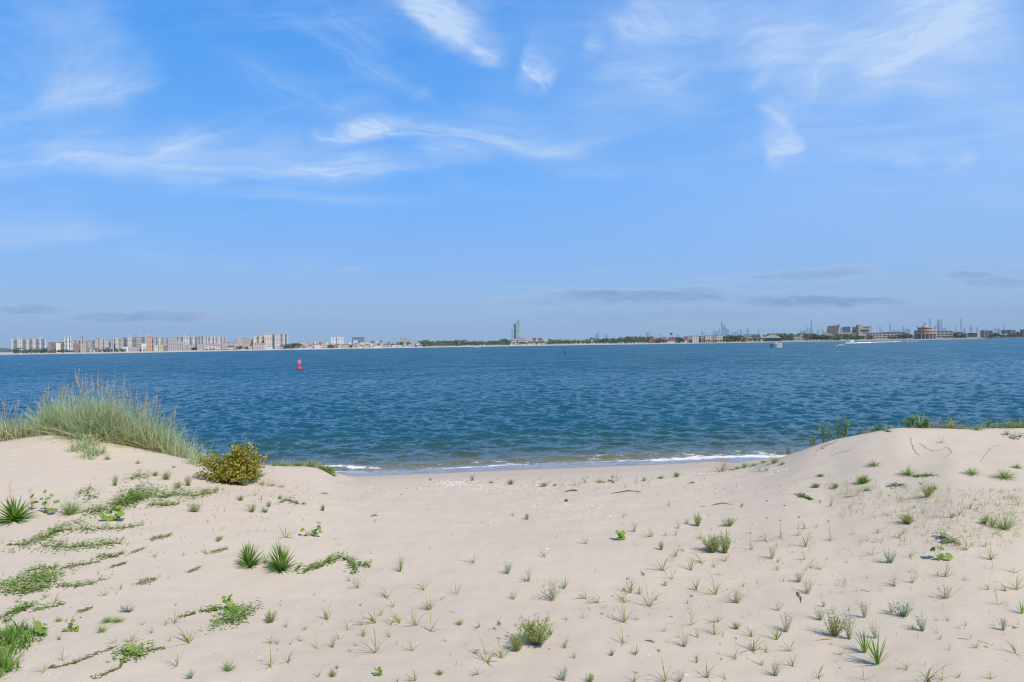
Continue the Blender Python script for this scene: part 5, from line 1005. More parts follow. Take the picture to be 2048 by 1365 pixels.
def grass_mass(px, py, w, h, n, mat, label, name='beach_grass', seed=1, depth=0.8, wd=0.012, seeds=0, dry=0.0, lean=0.75, bend=0.9, seedh=1.5):
    r = random.Random(seed); st = random.getstate(); random.seed(seed); g = ground(px, py); sc = g.y/F; W = w*sc/2; Hh = h*sc; e = empty(name, g)
    for part, nn, mt in (('blades', int(n*(1-dry)), mat), ('dry_blades', int(n*dry), L_DRY)):
        if nn < 1: continue
        mb = MB()
        for i in range(nn):
            ax = r.gauss(0, 0.42); ay = r.uniform(-0.5, 0.5)*depth; x = g.x+max(-1.1, min(1.1, ax))*W; y = g.y+ay; z = tz(x, y)
            q = max(0.45, 1-0.55*abs(ax)); low = part == 'dry_blades'; L = Hh*r.uniform(0.7, 1.25)*q*(0.6 if low else 1)
            mb.blade((x-g.x, y-g.y, z-g.z-0.03), r.random()*6.28, abs(r.gauss(0, lean))+(0.4 if low else 0), L, wd*r.uniform(0.6, 1.7), r.uniform(0.1, bend), 5)
        mb.build(part, mt, e)
    if seeds:
        for i in range(seeds):
            mb = MB(); ax = r.uniform(-0.85, 0.85); x = g.x+ax*W; y = g.y+r.uniform(-.5, .5)*depth; z = tz(x, y); L = Hh*seedh*r.uniform(0.72, 1.0)*(1-0.35*abs(ax)); a = r.choice([0.2, -0.3, 0.5, 2.9]); ln = r.uniform(0, .16)
            b0 = Vector((x-g.x, y-g.y, z-g.z)); tip = mb.blade(b0, a, ln, L, 0.008, r.uniform(0.05, .35), 5, 0, taper=0.3)
            b = b0+(tip-b0)*0.76
            for q in range(34):
                t = r.random(); pp = b.lerp(tip, t); mb.leaf(pp, (tip-b).normalized()*1.2+Vector((r.gauss(0, .25), r.gauss(0, .25), 0)), 0.06*L*(1.2-t*.7), 0.012)
            mb.build('seed_stalk', L_SEED, e)
    tag(e, label, 'beach grass'); random.setstate(st); return e
GG = 'clumps of blue green beach grass on the left dune'
for a in [(18, 874, 84, 62, 560, 'pale beach grass clump at the left edge of the dune', 1, 14, 0.5, 1.45), (62, 868, 76, 48, 420, 'low silvery grass clump second from the left edge on the dune', 2, 9, 0.42, 1.3),
          (112, 866, 92, 82, 720, 'blue green grass clump where the tall stand begins', 3, 8, 0.12, 1.35), (150, 870, 92, 96, 820, 'tall blue green grass clump in the middle of the dune stand', 4, 14, 0.1, 1.45),
          (192, 878, 92, 102, 900, 'tallest blue green grass clump with many brown seed stalks', 5, 16, 0.1, 1.38), (232, 884, 82, 102, 760, 'dense blue green grass clump right of the tallest clump', 6, 12, 0.12, 1.35),
          (275, 892, 76, 98, 620, 'grass clump with rusty seed stalks above a brown base', 7, 12, 0.3, 1.3), (312, 899, 78, 90, 520, 'pale grass clump with a straw coloured base', 8, 12, 0.28, 1.35),
          (344, 906, 56, 70, 220, 'thinning grass clump on the falling right end of the dune', 9, 5, 0.2, 1.5), (374, 915, 46, 54, 130, 'small silvery grass clump beside the yellow green bush', 10, 3, 0.1, 1.4),
          (400, 927, 42, 42, 90, 'bluish grass spray right at the left side of the bush', 11, 1, 0.05, 1.3), (168, 899, 50, 36, 200, 'low green grass tongue hanging over the sand of the dune', 12, 0, 0.1, 1), (190, 912, 40, 30, 110, 'lowest small grass tuft below the dune stand', 13, 0, 0.15, 1)]:
    e = grass_mass(a[0], a[1], a[2], a[3], int(a[4]*1.45), L_DUNE, a[5], seed=a[6], seeds=int(a[7]*1.3), dry=min(.5, a[8]*1.3+.05), seedh=a[9]*0.93, depth=1.3, wd=0.019); e['group'] = GG
grass_mass(10, 1290, 110, 44, 620, L_YUC, 'dense green grass clump at the lower left edge', seed=20, depth=1.2, wd=0.016, lean=1.0, bend=1.3)
grass_mass(38, 1300, 70, 26, 280, L_YUC, 'low green grass spilling right of the lower left clump', seed=21, depth=0.7, wd=0.014, lean=1.2, bend=1.3)
grass_mass(-4, 1345, 60, 46, 260, L_YUC, 'dark green grass in the bottom left corner', seed=22, depth=0.5, wd=0.02, lean=1.2, bend=1.2)

def heart_plant(px, py, leaves, label):
    """leaves: (dx, dy, radius) in the photo's pixels, measured from the foot"""
    g = ground(px, py); sc = g.y/F; e = empty('heart_leaf_plant', g)
    for dx, dy, r in leaves:
        top = Vector((dx*sc, rp.uniform(-.6, .6)*abs(dx)*sc, max(0.02, -dy*sc))); mb = MB(); mid = top*0.5+Vector((0, 0, 0.03)); mb.tube([(0, 0, -0.03), mid, top], [0.005, 0.004, 0.003], 5); mb.build('stem', STEM, e)
        a = rp.random()*6.28; mb = MB(); mb.heart(top, (math.cos(a), math.sin(a), rp.uniform(-.5, -.1)), (rp.uniform(-.5, .5), rp.uniform(-1.0, -.2), rp.uniform(0.5, 1)), r*sc); mb.build('leaf', L_HEART, e, None, True)
    tag(e, label, 'plant')
heart_plant(626, 1072, [(-18, -14, 5), (-16, -2, 5.5), (-6, -8, 5.5), (3, -10, 6), (5, -3, 5), (10, -14, 5), (11, -24, 6), (12, -18, 6), (17, -10, 4), (-11, -6, 4)], 'sprawling round-leaved plant behind the right yucca')
heart_plant(1240, 1081, [(-5, -15, 5.5), (5, -15, 5.5), (-8, -5, 5), (0, -4, 6), (7, -5, 5), (0, -10, 5), (-3, -1, 4)], 'compact bright green round-leaved plant alone on bare sand')
heart_plant(1876, 1121, [(-8, -21, 6), (0, -25, 7.5), (9, -22, 5.5), (17, -9, 7.5), (4, -3, 7), (14, -2, 6), (-1, -8, 4), (8, -10, 4)], 'round-leaved plant with raised large leaves at right')
heart_plant(757, 1352, [(-6, -12, 4), (2, -13, 4.5), (5, -8, 4.5), (-5, -4, 4), (3, -3, 5)], 'small round-leaved plant at the bottom edge')
heart_plant(459, 1222, [(-8, -20, 5), (2, -29, 6), (-1, -17, 8), (10, -6, 7), (14, 4, 8), (-10, -27, 5), (-5, -5, 5), (8, -12, 5)], 'round-leaved plant rising out of the vine patch at lower centre left')
heart_plant(142, 1264, [(-11, -4, 8), (-4, -6, 6), (2, -26, 7), (-1, -14, 5), (12, -5, 6), (-8, -23, 4), (16, -18, 4), (4, -20, 5)], 'round-leaved plant standing alone right of the lower left grass')
heart_plant(82, 1275, [(-10, -22, 9), (-22, -10, 8), (8, -24, 4), (3, -12, 8), (6, 0, 5), (-14, -2, 5), (-6, -16, 6), (-24, -4, 5)], 'round-leaved plant leaning against the lower left grass')
heart_plant(93, 1028, [(-2, -8, 6), (-3, -44, 4), (4, -30, 5), (15, -22, 6), (14, -8, 7), (-4, -20, 5), (20, -12, 4), (8, -36, 4), (22, -2, 4), (-8, -30, 4)], 'tall loose round-leaved plant right of the leftmost yucca')
heart_plant(64, 1022, [(-3, -40, 4), (0, -28, 5), (6, -16, 6), (-2, -14, 5), (4, -34, 4), (10, -24, 4)], 'round-leaved plant rising behind the leftmost yucca')
heart_plant(258, 1312, [(-3, -6, 6), (5, -12, 6), (12, 0, 5), (0, -14, 5), (-8, -8, 5), (8, -4, 5)], 'round leaves in the middle of the lower left vine')
heart_plant(232, 1042, [(-14, -16, 7), (-5, -20, 8), (5, -22, 7), (12, -14, 7), (-8, -6, 7), (3, -8, 7), (-18, -8, 6), (14, -4, 6), (-2, -28, 6), (8, -28, 5), (-22, -14, 5)], 'leafy round-leaved plant among the upper left vines')
heart_plant(273, 1000, [(-8, -8, 7), (2, -12, 7), (-2, -4, 6), (8, -5, 6), (-12, -14, 5)], 'bright round leaves on the big vine patch below the dune')

def vine(name, polyline, width, n, label, mat=None, ls=3.0, lift=0.10, stems=2, kind='vine', leaflets=4):
    """a creeping plant: runners that follow the sand with leaf clusters along them"""
    mat = mat or L_VINE; P = [ground(x, y) for x, y in polyline]; e = empty(name, P[0]); o0 = P[0]; mb = MB(); seg = [(P[i], P[i+1]) for i in range(len(P)-1)]; Ls = [(b-a).length for a, b in seg]; T = sum(Ls)
    def pt(t):
        d = t*T
        for (a, b), l in zip(seg, Ls):
            if d <= l or l == Ls[-1] and (a, b) == seg[-1]: return a.lerp(b, min(1, d/l))
            d -= l
        return P[-1]
    sc = P[0].y/F; W = width*sc
    for i in range(int(n*1.35)):
        t = rp.random(); c = pt(t); x = c.x+rp.gauss(0, .55)*W; y = c.y+rp.gauss(0, .6)*W*3.0; z = tz(x, y)+rp.random()*lift; c = Vector((x, y, z))-o0; a0 = rp.random()*6.28; s = ls*sc*rp.uniform(0.7, 1.3)
        for j in range(leaflets):
            a = a0+(j-leaflets/2+.5)*1.15; d = Vector((math.cos(a), math.sin(a), rp.uniform(-.15, .5))); mb.leaf(c, d, s*1.25, s*0.72, (rp.uniform(-.3, .3), rp.uniform(-.3, .3), 1), 0, 0.15)
    mb.build('leaves', mat, e)
    for k in range(stems):
        off = (rp.gauss(0, .35)*W, rp.gauss(0, .5)*W); pts = []
        for i in range(14):
            c = pt(i/13); x = c.x+off[0]*math.sin(i*0.5)+rp.gauss(0, .04); y = c.y+off[1]*math.cos(i*.4)+rp.gauss(0, .04); pts.append(Vector((x, y, tz(x, y)+0.012))-o0)
        m2 = MB(); m2.tube(pts, 0.006, 4); m2.build('runner', STEMB, e)
    tag(e, label, kind)
Z = lambda x, y: (x/3.74, 1000+y/3.74)
vine('creeping_vine', [Z(215, 330), Z(330, 290), Z(420, 230), Z(540, 215)], 20, 330, 'broad vine patch left of the round-leaved plant, upper left', ls=2.6)
vine('creeping_vine', [Z(330, 340), Z(500, 360), Z(680, 350), Z(900, 330)], 9, 300, 'vine strip along the lower edge of the upper left patch', ls=2.6)
vine('creeping_vine', [Z(60, 340), Z(140, 335), Z(210, 325)], 3, 40, 'thin vine tip reaching the left edge from the upper left patch', ls=2.4, stems=1)
vine('creeping_vine', [Z(560, 210), Z(700, 230), Z(880, 220), Z(1060, 195)], 8, 170, 'sparse vine trail crossing right of the broad patch', ls=2.3)
vine('creeping_vine', [(170, 1022), (190, 1026), (205, 1024)], 7, 110, 'small dark vine patch just below the big dune patch', ls=2.4, lift=.16)
vine('creeping_vine', [(232, 1012), (258, 1004), (275, 1006)], 16, 480, 'densest bright green vine patch below the left dune', ls=2.6, lift=.26)
vine('creeping_vine', [(255, 985), (290, 990), (320, 996)], 17, 360, 'vine patch climbing behind the densest bright patch', ls=2.4, lift=.22)
vine('creeping_vine', [(322, 996), (350, 990), (390, 992), (432, 986)], 12, 340, 'long loose vine patch running right toward the bush', ls=2.3, lift=.15)
vine('creeping_vine', [(300, 1012), (330, 1010), (360, 1008)], 6, 120, 'narrow vine strip below the long loose patch', ls=2.3)
vine('creeping_vine', [(160, 990), (170, 982), (178, 994), (192, 998)], 8, 90, 'small scattered vine patch left of the densest one', ls=2.3, lift=.2)
vine('creeping_vine', [(258, 962), (275, 952), (292, 958)], 8, 80, 'small vine patch highest on the left dune slope', ls=2.3, lift=.2)
vine('creeping_vine', [Z(10, 640), Z(120, 620), Z(260, 600), Z(400, 620)], 17, 460, 'large vine patch at the left edge below the bare sand', ls=2.9, lift=.13)
vine('creeping_vine', [Z(60, 680), Z(200, 690), Z(380, 660)], 7, 160, 'lower fringe of the large left edge vine patch', ls=2.8)
vine('creeping_vine', [Z(200, 540), Z(300, 520), Z(420, 520)], 4, 60, 'short vine trail above the large left edge patch', ls=2.5, stems=1)
vine('creeping_vine', [Z(460, 515), Z(600, 490), Z(760, 465)], 3.5, 70, 'vine trail pointing up and right to a small cluster', ls=2.5, stems=1)
vine('creeping_vine', [Z(730, 430), Z(820, 435), Z(920, 410)], 4.5, 70, 'small vine cluster in the sand above the trail', ls=2.6, stems=1)
vine('creeping_vine', [Z(430, 640), Z(560, 650), Z(680, 630), Z(790, 600)], 4.5, 90, 'thin vine trail ending right of the large left patch', ls=2.5, stems=1)
vine('creeping_vine', [Z(90, 840), Z(160, 835), Z(220, 800)], 8, 110, 'small vine patch between the left patch and the grass', ls=3.0, lift=.12)
vine('creeping_vine', [Z(240, 830), Z(340, 815), Z(480, 785)], 3, 40, 'short dotted vine trail above the lone round-leaved plant', ls=3.0, stems=1)
vine('creeping_vine', [Z(0, 880), Z(60, 890), Z(70, 920)], 5, 34, 'sparse vine sprig at the left edge above the grass', ls=2.8, stems=1)
vine('creeping_vine', [Z(350, 1275), Z(450, 1245), Z(560, 1225), Z(690, 1170), Z(850, 1115)], 1.8, 42, 'long dotted vine runner across the lower left sand', ls=3.6, stems=1, lift=.06)
vine('creeping_vine', [Z(900, 1130), Z(980, 1150), Z(1090, 1170)], 11, 150, 'vine patch at the end of the long dotted runner', ls=3.2, lift=.1)
vine('creeping_vine', [Z(680, 1335), Z(790, 1310), Z(900, 1255), Z(930, 1200)], 2, 40, 'lower of the two dotted vine runners at lower left', ls=3.0, stems=1, lift=.05)
vine('creeping_vine', [Z(1100, 1130), Z(1220, 1120)], 2, 12, 'short vine end right of the lower left patch', ls=3.0, stems=1, lift=.05)
vine('creeping_vine', [Z(1650, 900), Z(1750, 890), Z(1860, 860)], 18, 330, 'round vine patch under the round-leaved plant, centre left', ls=3.0, lift=.16)
vine('creeping_vine', [Z(1640, 820), Z(1560, 840), Z(1500, 840)], 4, 50, 'vine arm reaching left from the round centre left patch', ls=3.0, stems=1)
vine('creeping_vine', [Z(1470, 855), Z(1400, 870), Z(1340, 885)], 2.5, 26, 'outer tip of the vine arm at centre left', ls=3.0, stems=1)
Y = lambda x, y: (500+x/3.74, 1000+y/3.74)
vine('creeping_vine', [Y(400, 535), Y(520, 500), Y(600, 460), Y(700, 425)], 7, 170, 'rising left half of the arched vine right of the yuccas', ls=3.0, lift=.12)
vine('creeping_vine', [Y(700, 440), Y(760, 470), Y(790, 545)], 6, 90, 'falling right half of the arched vine right of the yuccas', ls=3.0, lift=.12)
vine('creeping_vine', [Y(800, 480), Y(850, 490), Y(905, 500)], 3.5, 40, 'small brownish tip of the arched vine', ls=2.6, stems=1)
vine('creeping_vine', [Y(330, 545), Y(385, 500)], 3, 18, 'vine sprig between the right yucca and the arch', ls=2.8, stems=1)
vine('creeping_vine', [(560, 1006), (575, 1000), (597, 1010)], 5, 60, 'pale green vine sprig below the low crest', ls=2.3, lift=.12)
vine('creeping_vine', [(1597, 992), (1610, 994), (1622, 1000)], 4.5, 80, 'small dark green vine patch on the sand right of centre', ls=2.5, lift=.08)
vine('creeping_vine', [(1884, 1088), (1900, 1084), (1918, 1088)], 5, 80, 'olive vine patch behind the right round-leaved plant', ls=2.4, lift=.12, mat=L_MAT)
vine('creeping_vine', [(1882, 1078), (1892, 1076)], 4, 36, 'green vine sprig above the right round-leaved plant', ls=2.6, lift=.2)
vine('creeping_vine', [(1778, 975), (1792, 972), (1808, 970)], 4, 60, 'silvery creeping weed at the foot of the right dune', ls=2.2, lift=.06, mat=L_BLUE)
vine('creeping_vine', [(1828, 954), (1852, 952), (1868, 950)], 4, 80, 'low green creeping weed between two rounded dune weeds', ls=2.2, lift=.08)
vine('creeping_vine', [(1770, 862), (1780, 864)], 3, 24, 'tiny vine sprig on the left shoulder of the right dune', ls=2.4, lift=.1)
vine('creeping_vine', [(2020, 878), (2046, 872)], 5, 46, 'greyish weed sprig near the right edge on the dune', ls=2.4, lift=.2, mat=L_BLUE)
for i, (x0, y0, w, lab) in enumerate([(1100, 612, 190, 'yellow green mat of tiny leaves, the largest one at left'), (640, 828, 110, 'yellowish leaf mat above the lone round-leaved plant'), (880, 492, 130, 'bright leaf mat at the end of the vine trail'), (1200, 283, 190, 'thin leaf mat slanting up to the right at left centre'),
        (1030, 383, 95, 'small leaf mat above the bright one'), (1450, 528, 100, 'sparse leaf mat in bare sand left of the yuccas'), (1640, 382, 150, 'pale leaf mat at the left foot of the left yucca')]):
    vine('mat_weed', [Z(x0-w*.38, y0+12), Z(x0, y0), Z(x0+w*.38, y0-14)], 4.5 if i not in (0,) else 6.5, int(w*0.75), lab, mat=L_MAT, ls=1.6, lift=.03, stems=1, kind='weed')

# the yellow green bush
def bush():
    g = ground(462, 966); sc = g.y/F; e = empty('bush', g); r = random.Random(4); br = MB(); lf = MB(); st = random.getstate(); random.seed(8)
    out = [(-68, 18), (-66, 42), (-60, 54), (-42, 58), (-30, 50), (-16, 54), (-4, 58), (6, 66), (10, 74), (20, 66), (30, 84), (36, 72), (42, 74), (50, 66), (58, 56), (66, 46), (64, 34), (60, 20), (52, 14)]
    for k in range(300):
        tx, tz_ = out[k % len(out)]; f = r.uniform(0.3, 1.0) if k > 60 else 1.0; tx = tx*sc*f + r.gauss(0, 1.5)*sc; tzz = (tz_*f + r.gauss(0, 2.0))*sc; ty = r.uniform(-0.6, 0.6)*(1-0.4*f)
        b0 = Vector((r.gauss(0, 12)*sc, r.gauss(0, .12), -0.05)); tip = Vector((tx, ty, max(0.14, tzz))); mid = b0.lerp(tip, 0.5)+Vector((0, 0, 0.06)); br.tube([b0, mid, tip], [0.010, 0.007, 0.003], 4)
        for j in range(24):
            t = 0.35+0.65*r.random()**0.7; p = (b0.lerp(mid, t*2) if t < 0.5 else mid.lerp(tip, t*2-1)) + Vector((r.gauss(0, .05), r.gauss(0, .05), r.gauss(0, .04)))
            if p.z < 0.12: continue
            d = Vector((r.gauss(0, 1), r.gauss(0, 1), r.gauss(0.25, .7))).normalized(); lf.leaf(p, d, r.uniform(0.07, 0.13), r.uniform(0.045, 0.075))
    br.build('branches', plain('bush_stem', (0.17, 0.055, 0.035), 0.8), e); lf.build('foliage', L_BUSH, e); random.setstate(st); tag(e, 'yellow green bush with reddish stems beside the left dune grass', 'bush')
bush()
# flower stalk of the left yucca
p_ = ground(21, 1024); mb = MB(); q = 50/F*p_.y; mb.tube([(0, 0, 0.1), (0.01, 0, q*0.6), (0.0, 0, q*1.25)], [0.007, 0.005, 0.002], 5)
for i in range(14): z_ = q*(0.55+0.05*i); mb.leaf((0, 0, z_), (rp.gauss(0, 1), rp.gauss(0, 1), 0.6), 0.09, 0.02)
tag(mb.build('dead_flower_stalk', L_DRY, None, p_), 'thin dry flower stalk rising behind the leftmost yucca', 'plant')

# ------------------------------------------------------------------ driftwood, debris, shells
RUNM = plain('dead_runner_stem', (0.42, 0.34, 0.27), 0.9, 0.3, 12)
def stick(name, pts, rad, label, mat=None, cat='driftwood', px_rad=True):
    if name == 'dead_runner':        # long thin runners wander
        a_ = np.array([pts[0]]+list(pts)+[pts[-1]], float); q_ = []
        for i in range(1, len(a_)-2):
            for t in np.linspace(0, 1, 6, endpoint=False): q_.append(tuple(0.5*(2*a_[i]+(a_[i+1]-a_[i-1])*t+(2*a_[i-1]-5*a_[i]+4*a_[i+1]-a_[i+2])*t*t+(3*a_[i]-a_[i-1]-3*a_[i+1]+a_[i+2])*t**3)+np.array([rp.gauss(0, .5), rp.gauss(0, .5)])))
        pts = q_+[pts[-1]]
    P = [ground(x, y) for x, y in pts]; o0 = P[0]; sc = o0.y/F; r0 = rad*sc; mb = MB(); n = len(P)
    Q = [p - o0 + Vector((rp.gauss(0, .01), 0, r0*0.6 + (0.02 if 0 < i < n-1 else 0))) for i, p in enumerate(P)]
    mb.tube(Q, [r0*(0.6 if i in (0, n-1) else 1)*rp.uniform(.8, 1.15) for i in range(n)], 7); b = len(mb.v)-7; mb.f += [tuple(range(6, -1, -1)), tuple(range(b, b+7))]; mb.m += [0, 0]
    tag(mb.build(name, mat or WOOD, None, o0), label, cat)
stick('driftwood', [(1131, 984.5), (1140, 983), (1150, 982.5), (1155, 983)], 1.6, 'short thick brown driftwood piece near the middle')
stick('driftwood', [(1222, 988), (1240, 986), (1255, 983), (1282, 984.5)], 0.9, 'long thin stick below the pale log on the sand')
stick('driftwood', [(1255, 985), (1257, 980)], 0.7, 'short twig end sticking up from the long thin stick')
stick('log', [(1208, 966), (1216, 963.5), (1226, 965), (1229, 967)], 3.0, 'pale weathered log at the top of the beach', WOODL)
stick('twig', [(1244, 1037), (1247, 1032), (1256, 1031)], 0.8, 'curved dark twig above the bright round-leaved plant')
stick('twig', [(740, 1035), (746, 1033), (754, 1032.5)], 1.2, 'dark twig lying alone left of the middle')
stick('twig', [(643, 989), (648, 988), (655, 988.5)], 0.9, 'small dark twig under the low crest')
stick('driftwood', [(1424, 1012), (1434, 1010), (1447, 1008.5), (1462, 1010)], 1.0, 'forked flat driftwood right of centre')
stick('twig', [(1404, 1014), (1412, 1013)], 1.1, 'short dark twig left of the forked driftwood')
stick('twig', [(1377, 968), (1384, 966.5), (1390, 967)], 1.3, 'olive brown twig near the beach edge')
stick('twig', [(1457, 942), (1464, 941), (1470, 941)], 1.2, 'pale brown twig below the green weeds at the beach')
stick('twig', [(1689, 996), (1698, 995), (1708, 995.5)], 0.9, 'thin dark stick lying in the right hand sedges')
stick('twig', [(1838, 967), (1843, 970)], 1.2, 'dark stick end standing in the grass at right')
stick('twig', [(1592, 1186), (1597, 1194), (1604, 1198), (1601, 1206)], 1.1, 'dark bent twig among the wispy weeds at right')
stick('twig', [(1592, 1186), (1598, 1189)], 1.2, 'short fork at the top of the dark bent twig')
stick('twig', [(1291, 1282), (1299, 1284), (1307, 1287)], 1.1, 'small dark twig at lower centre right')
stick('twig', [(1299, 1285), (1307, 1283)], 0.8, 'tiny side twig beside the small dark twig')
stick('twig', [(1722, 1181), (1737, 1184)], 0.8, 'thin pale stick lying above the wispy twin weed')
stick('twig', [(1916, 1278), (1936, 1280)], 0.8, 'thin dark stick lying at lower right')
stick('twig', [(1956, 1283), (1976, 1288)], 0.7, 'reddish thin stick right of the thin dark one')
stick('twig', [(899, 1225), (908, 1226)], 0.8, 'tiny flat twig right of the pale wispy ball')
stick('twig', [(667, 1079), (673, 1078)], 0.7, 'tiny twig below the sprawling round-leaved plant')
stick('dry_leaf', [(1632, 1283), (1650, 1281), (1668, 1279)], 1.3, 'tan dead leaf blade left of the coarse grass pair', L_DRY, 'leaf')
stick('dead_runner', [(1822, 875), (1826, 895), (1838, 913)], 0.38, 'long thin dead runner curving down the right dune', RUNM, 'runner')
stick('dead_runner', [(1838, 887), (1862, 902), (1882, 901), (1894, 896), (1903, 906), (1888, 918)], 0.38, 'looping thin dead runner on the right dune face', RUNM, 'runner')
stick('dead_runner', [(1962, 925), (1975, 908), (1985, 896), (1998, 892)], 0.38, 'thin dead runner rising to the right on the dune face', RUNM, 'runner')
stick('dead_runner', [(1660, 915), (1680, 906), (1700, 903)], 0.45, 'dead runner low on the left of the right dune', RUNM, 'runner')
stick('dead_runner', [(1632, 905), (1645, 895), (1662, 888), (1678, 882)], 0.68, 'brown root strand on the shoulder of the right dune', RUNM, 'runner')
stick('dead_runner', [(1640, 896), (1648, 898), (1656, 892), (1670, 886)], 0.6, 'second tangled root strand on the right dune shoulder', RUNM, 'runner')
def lump(px, py, r, mat, name, label, cat, flat=0.5):
    g = ground(px, py); R = r/F*g.y; mb = MB(); mb.lathe([(R*.5, -R*.3), (R, 0), (R*.9, R*flat*.6), (R*.4, R*flat), (0.001, R*flat*1.05)], 9)
    mb.v = [(x*rp.uniform(.75, 1.25), y*rp.uniform(.75, 1.25), z) for x, y, z in mb.v]; o = mb.build(name, mat, None, g); o.rotation_euler = (0, 0, rp.random()*6)
    if label: tag(o, label, cat)
    return o
DARK = plain('debris_dark', (0.05, 0.04, 0.035), 0.8, 0.4, 20); SHELL = plain('shell', (0.78, 0.75, 0.70), 0.5, 0.08, 20); STONE = plain('stone', (0.17, 0.15, 0.135), 0.8, 0.3, 20)
lump(1132.5, 1003, 4, DARK, 'debris', 'dark crumpled scrap lying near the middle of the sand', 'debris', 0.9)
lump(1224, 938, 3, DARK, 'debris', 'black seaweed lump at the edge of the water', 'debris', 0.6); lump(1232, 937.5, 1.5, DARK, 'debris', 'tiny dark lump right of the black seaweed', 'debris')
lump(1175, 928, 1.8, DARK, 'debris', 'dark speck in the wash left of the black seaweed', 'debris')
lump(1094, 1098, 3.4, SHELL, 'shell', 'largest white shell, alone on bare sand in the middle', 'shell', 0.4); lump(1478, 977, 2.3, SHELL, 'shell', 'white shell on the sand below the beach weeds at right', 'shell', 0.5)
lump(1371, 1351, 3.4, SHELL, 'shell', 'white shell beside the bright weed at the bottom edge', 'shell', 0.5); lump(1298, 1311, 2.2, SHELL, 'shell', 'white shell at lower centre right', 'shell', 0.5)
lump(2022, 1017, 2.2, plain('orange_scrap', (0.55, 0.16, 0.06), 0.6), 'litter', 'small orange scrap in the grass near the right edge', 'litter', 0.4)
lump(1098, 1300, 2.0, STONE, 'stone', 'dark pebble below the largest bushy weed', 'stone', 0.7); lump(1534, 1003, 2.0, DARK, 'stone', 'dark pebble right of the forked driftwood', 'stone', 0.7); lump(1569, 1012, 1.8, DARK, 'stone', 'dark pebble farther right of the forked driftwood', 'stone', 0.7)
lump(1418, 1031, 1.8, STONE, 'stone', 'dark pebble above the three small green weeds', 'stone', 0.7); lump(803, 990, 1.6, DARK, 'stone', 'dark pebble at the upper left of the open sand', 'stone', 0.7); lump(1534, 1037, 2.4, STONE, 'stone', 'grey pebble on the sand right of centre', 'stone', 0.5)
lump(648, 1202, 1.8, STONE, 'stone', 'small pebble left of the middle foreground', 'stone', 0.6); lump(1680, 1338, 2.0, STONE, 'stone', 'dark pebble near the bottom edge at right', 'stone', 0.7)
lump(161, 1237, 1.8, DARK, 'stone', 'dark pebble right of the lone round-leaved plant', 'stone', 0.7)
def scatter(name, spots, mat, label, smin, smax, seed):
    r = random.Random(seed); mb = MB()
    for cx, cy, rx, ry, n in spots:
        for i in range(n):
            g = ground(cx+r.gauss(0, .5)*rx, cy+r.gauss(0, .5)*ry); R = r.uniform(smin, smax)/F*g.y; k = 6; a = r.random()*6.28; el = r.uniform(.5, 1); b = len(mb.v)
            for j in range(k): t = 6.28*j/k+a; mb.v.append((g.x+R*math.cos(t), g.y+R*el*math.sin(t), g.z-0.002+R*.2*r.random()))
            mb.v.append((g.x, g.y, g.z+R*0.55))
            for j in range(k): mb.f.append((b+j, b+(j+1) % k, b+k)); mb.m.append(0)
    o = mb.build(name, mat); tag(o, label, 'scatter', kind='stuff')
scatter('shell_fragments', [(905, 968, 45, 8, 150), (960, 975, 60, 12, 60), (1060, 975, 70, 10, 70), (1180, 1020, 60, 25, 50), (1100, 1010, 90, 25, 40), (1420, 938, 40, 7, 60), (1560, 945, 60, 12, 40), (1790, 968, 40, 7, 50), (590, 1140, 60, 90, 10), (60, 1340, 60, 18, 10), (160, 1310, 90, 40, 10), (520, 1300, 30, 25, 14), (1000, 1200, 900, 160, 60), (1200, 1040, 700, 60, 60), (1680, 975, 50, 20, 12)], SHELL, 'white shell fragments scattered over the beach', 0.7, 1.9, 3)
scatter('plant_debris', [(1000, 985, 500, 25, 160), (1500, 985, 300, 40, 120), (900, 1040, 500, 60, 60), (1500, 1150, 500, 160, 70), (600, 1200, 500, 150, 60), (450, 1010, 150, 40, 60), (1000, 950, 260, 5, 40)], DARK, 'dark bits of dry plants scattered over the sand', 0.6, 1.5, 4)
def sprigs(name, spots, mat, label, seed, hmin, hmax):
    r = random.Random(seed); mb = MB(); st = random.getstate(); random.seed(seed)
    for cx, cy, rx, ry, n in spots:
        for i in range(n):
            g = ground(cx+r.uniform(-1, 1)*rx, cy+r.uniform(-1, 1)*ry)
            h = r.uniform(hmin, hmax)/F*g.y
            for j in range(r.choice([1, 2, 3, 4])): mb.blade((g.x+r.gauss(0, .012), g.y+r.gauss(0, .012), g.z-.01), r.random()*6.28, r.uniform(0, .9), h*r.uniform(.6, 1.1), 0.008, r.uniform(-.1, .9), 3)
    random.setstate(st); tag(mb.build(name, mat), label, 'grass', kind='stuff')
sprigs('short_grass', [(1850, 1010, 190, 30, 330), (1900, 1060, 140, 35, 260), (1760, 985, 110, 18, 120), (1650, 1130, 200, 60, 90), (1980, 1030, 70, 50, 160), (1500, 1090, 160, 50, 60), (1950, 1180, 90, 100, 46), (1450, 1180, 260, 110, 50), (1250, 965, 190, 10, 60), (1820, 1300, 200, 50, 22)], L_SEDGE, 'thin short grass sprouting between the sedges', 6, 5, 19)
sprigs('dry_sprouts', [(480, 1010, 150, 38, 150), (420, 1060, 160, 25, 40), (560, 985, 60, 25, 60), (700, 1010, 60, 40, 20), (1250, 975, 240, 14, 50), (1650, 975, 90, 20, 40), (250, 1120, 200, 60, 24), (800, 1200, 200, 120, 26)], L_DRY, 'tiny dry sprouts poking out of the sand', 7, 3, 11)
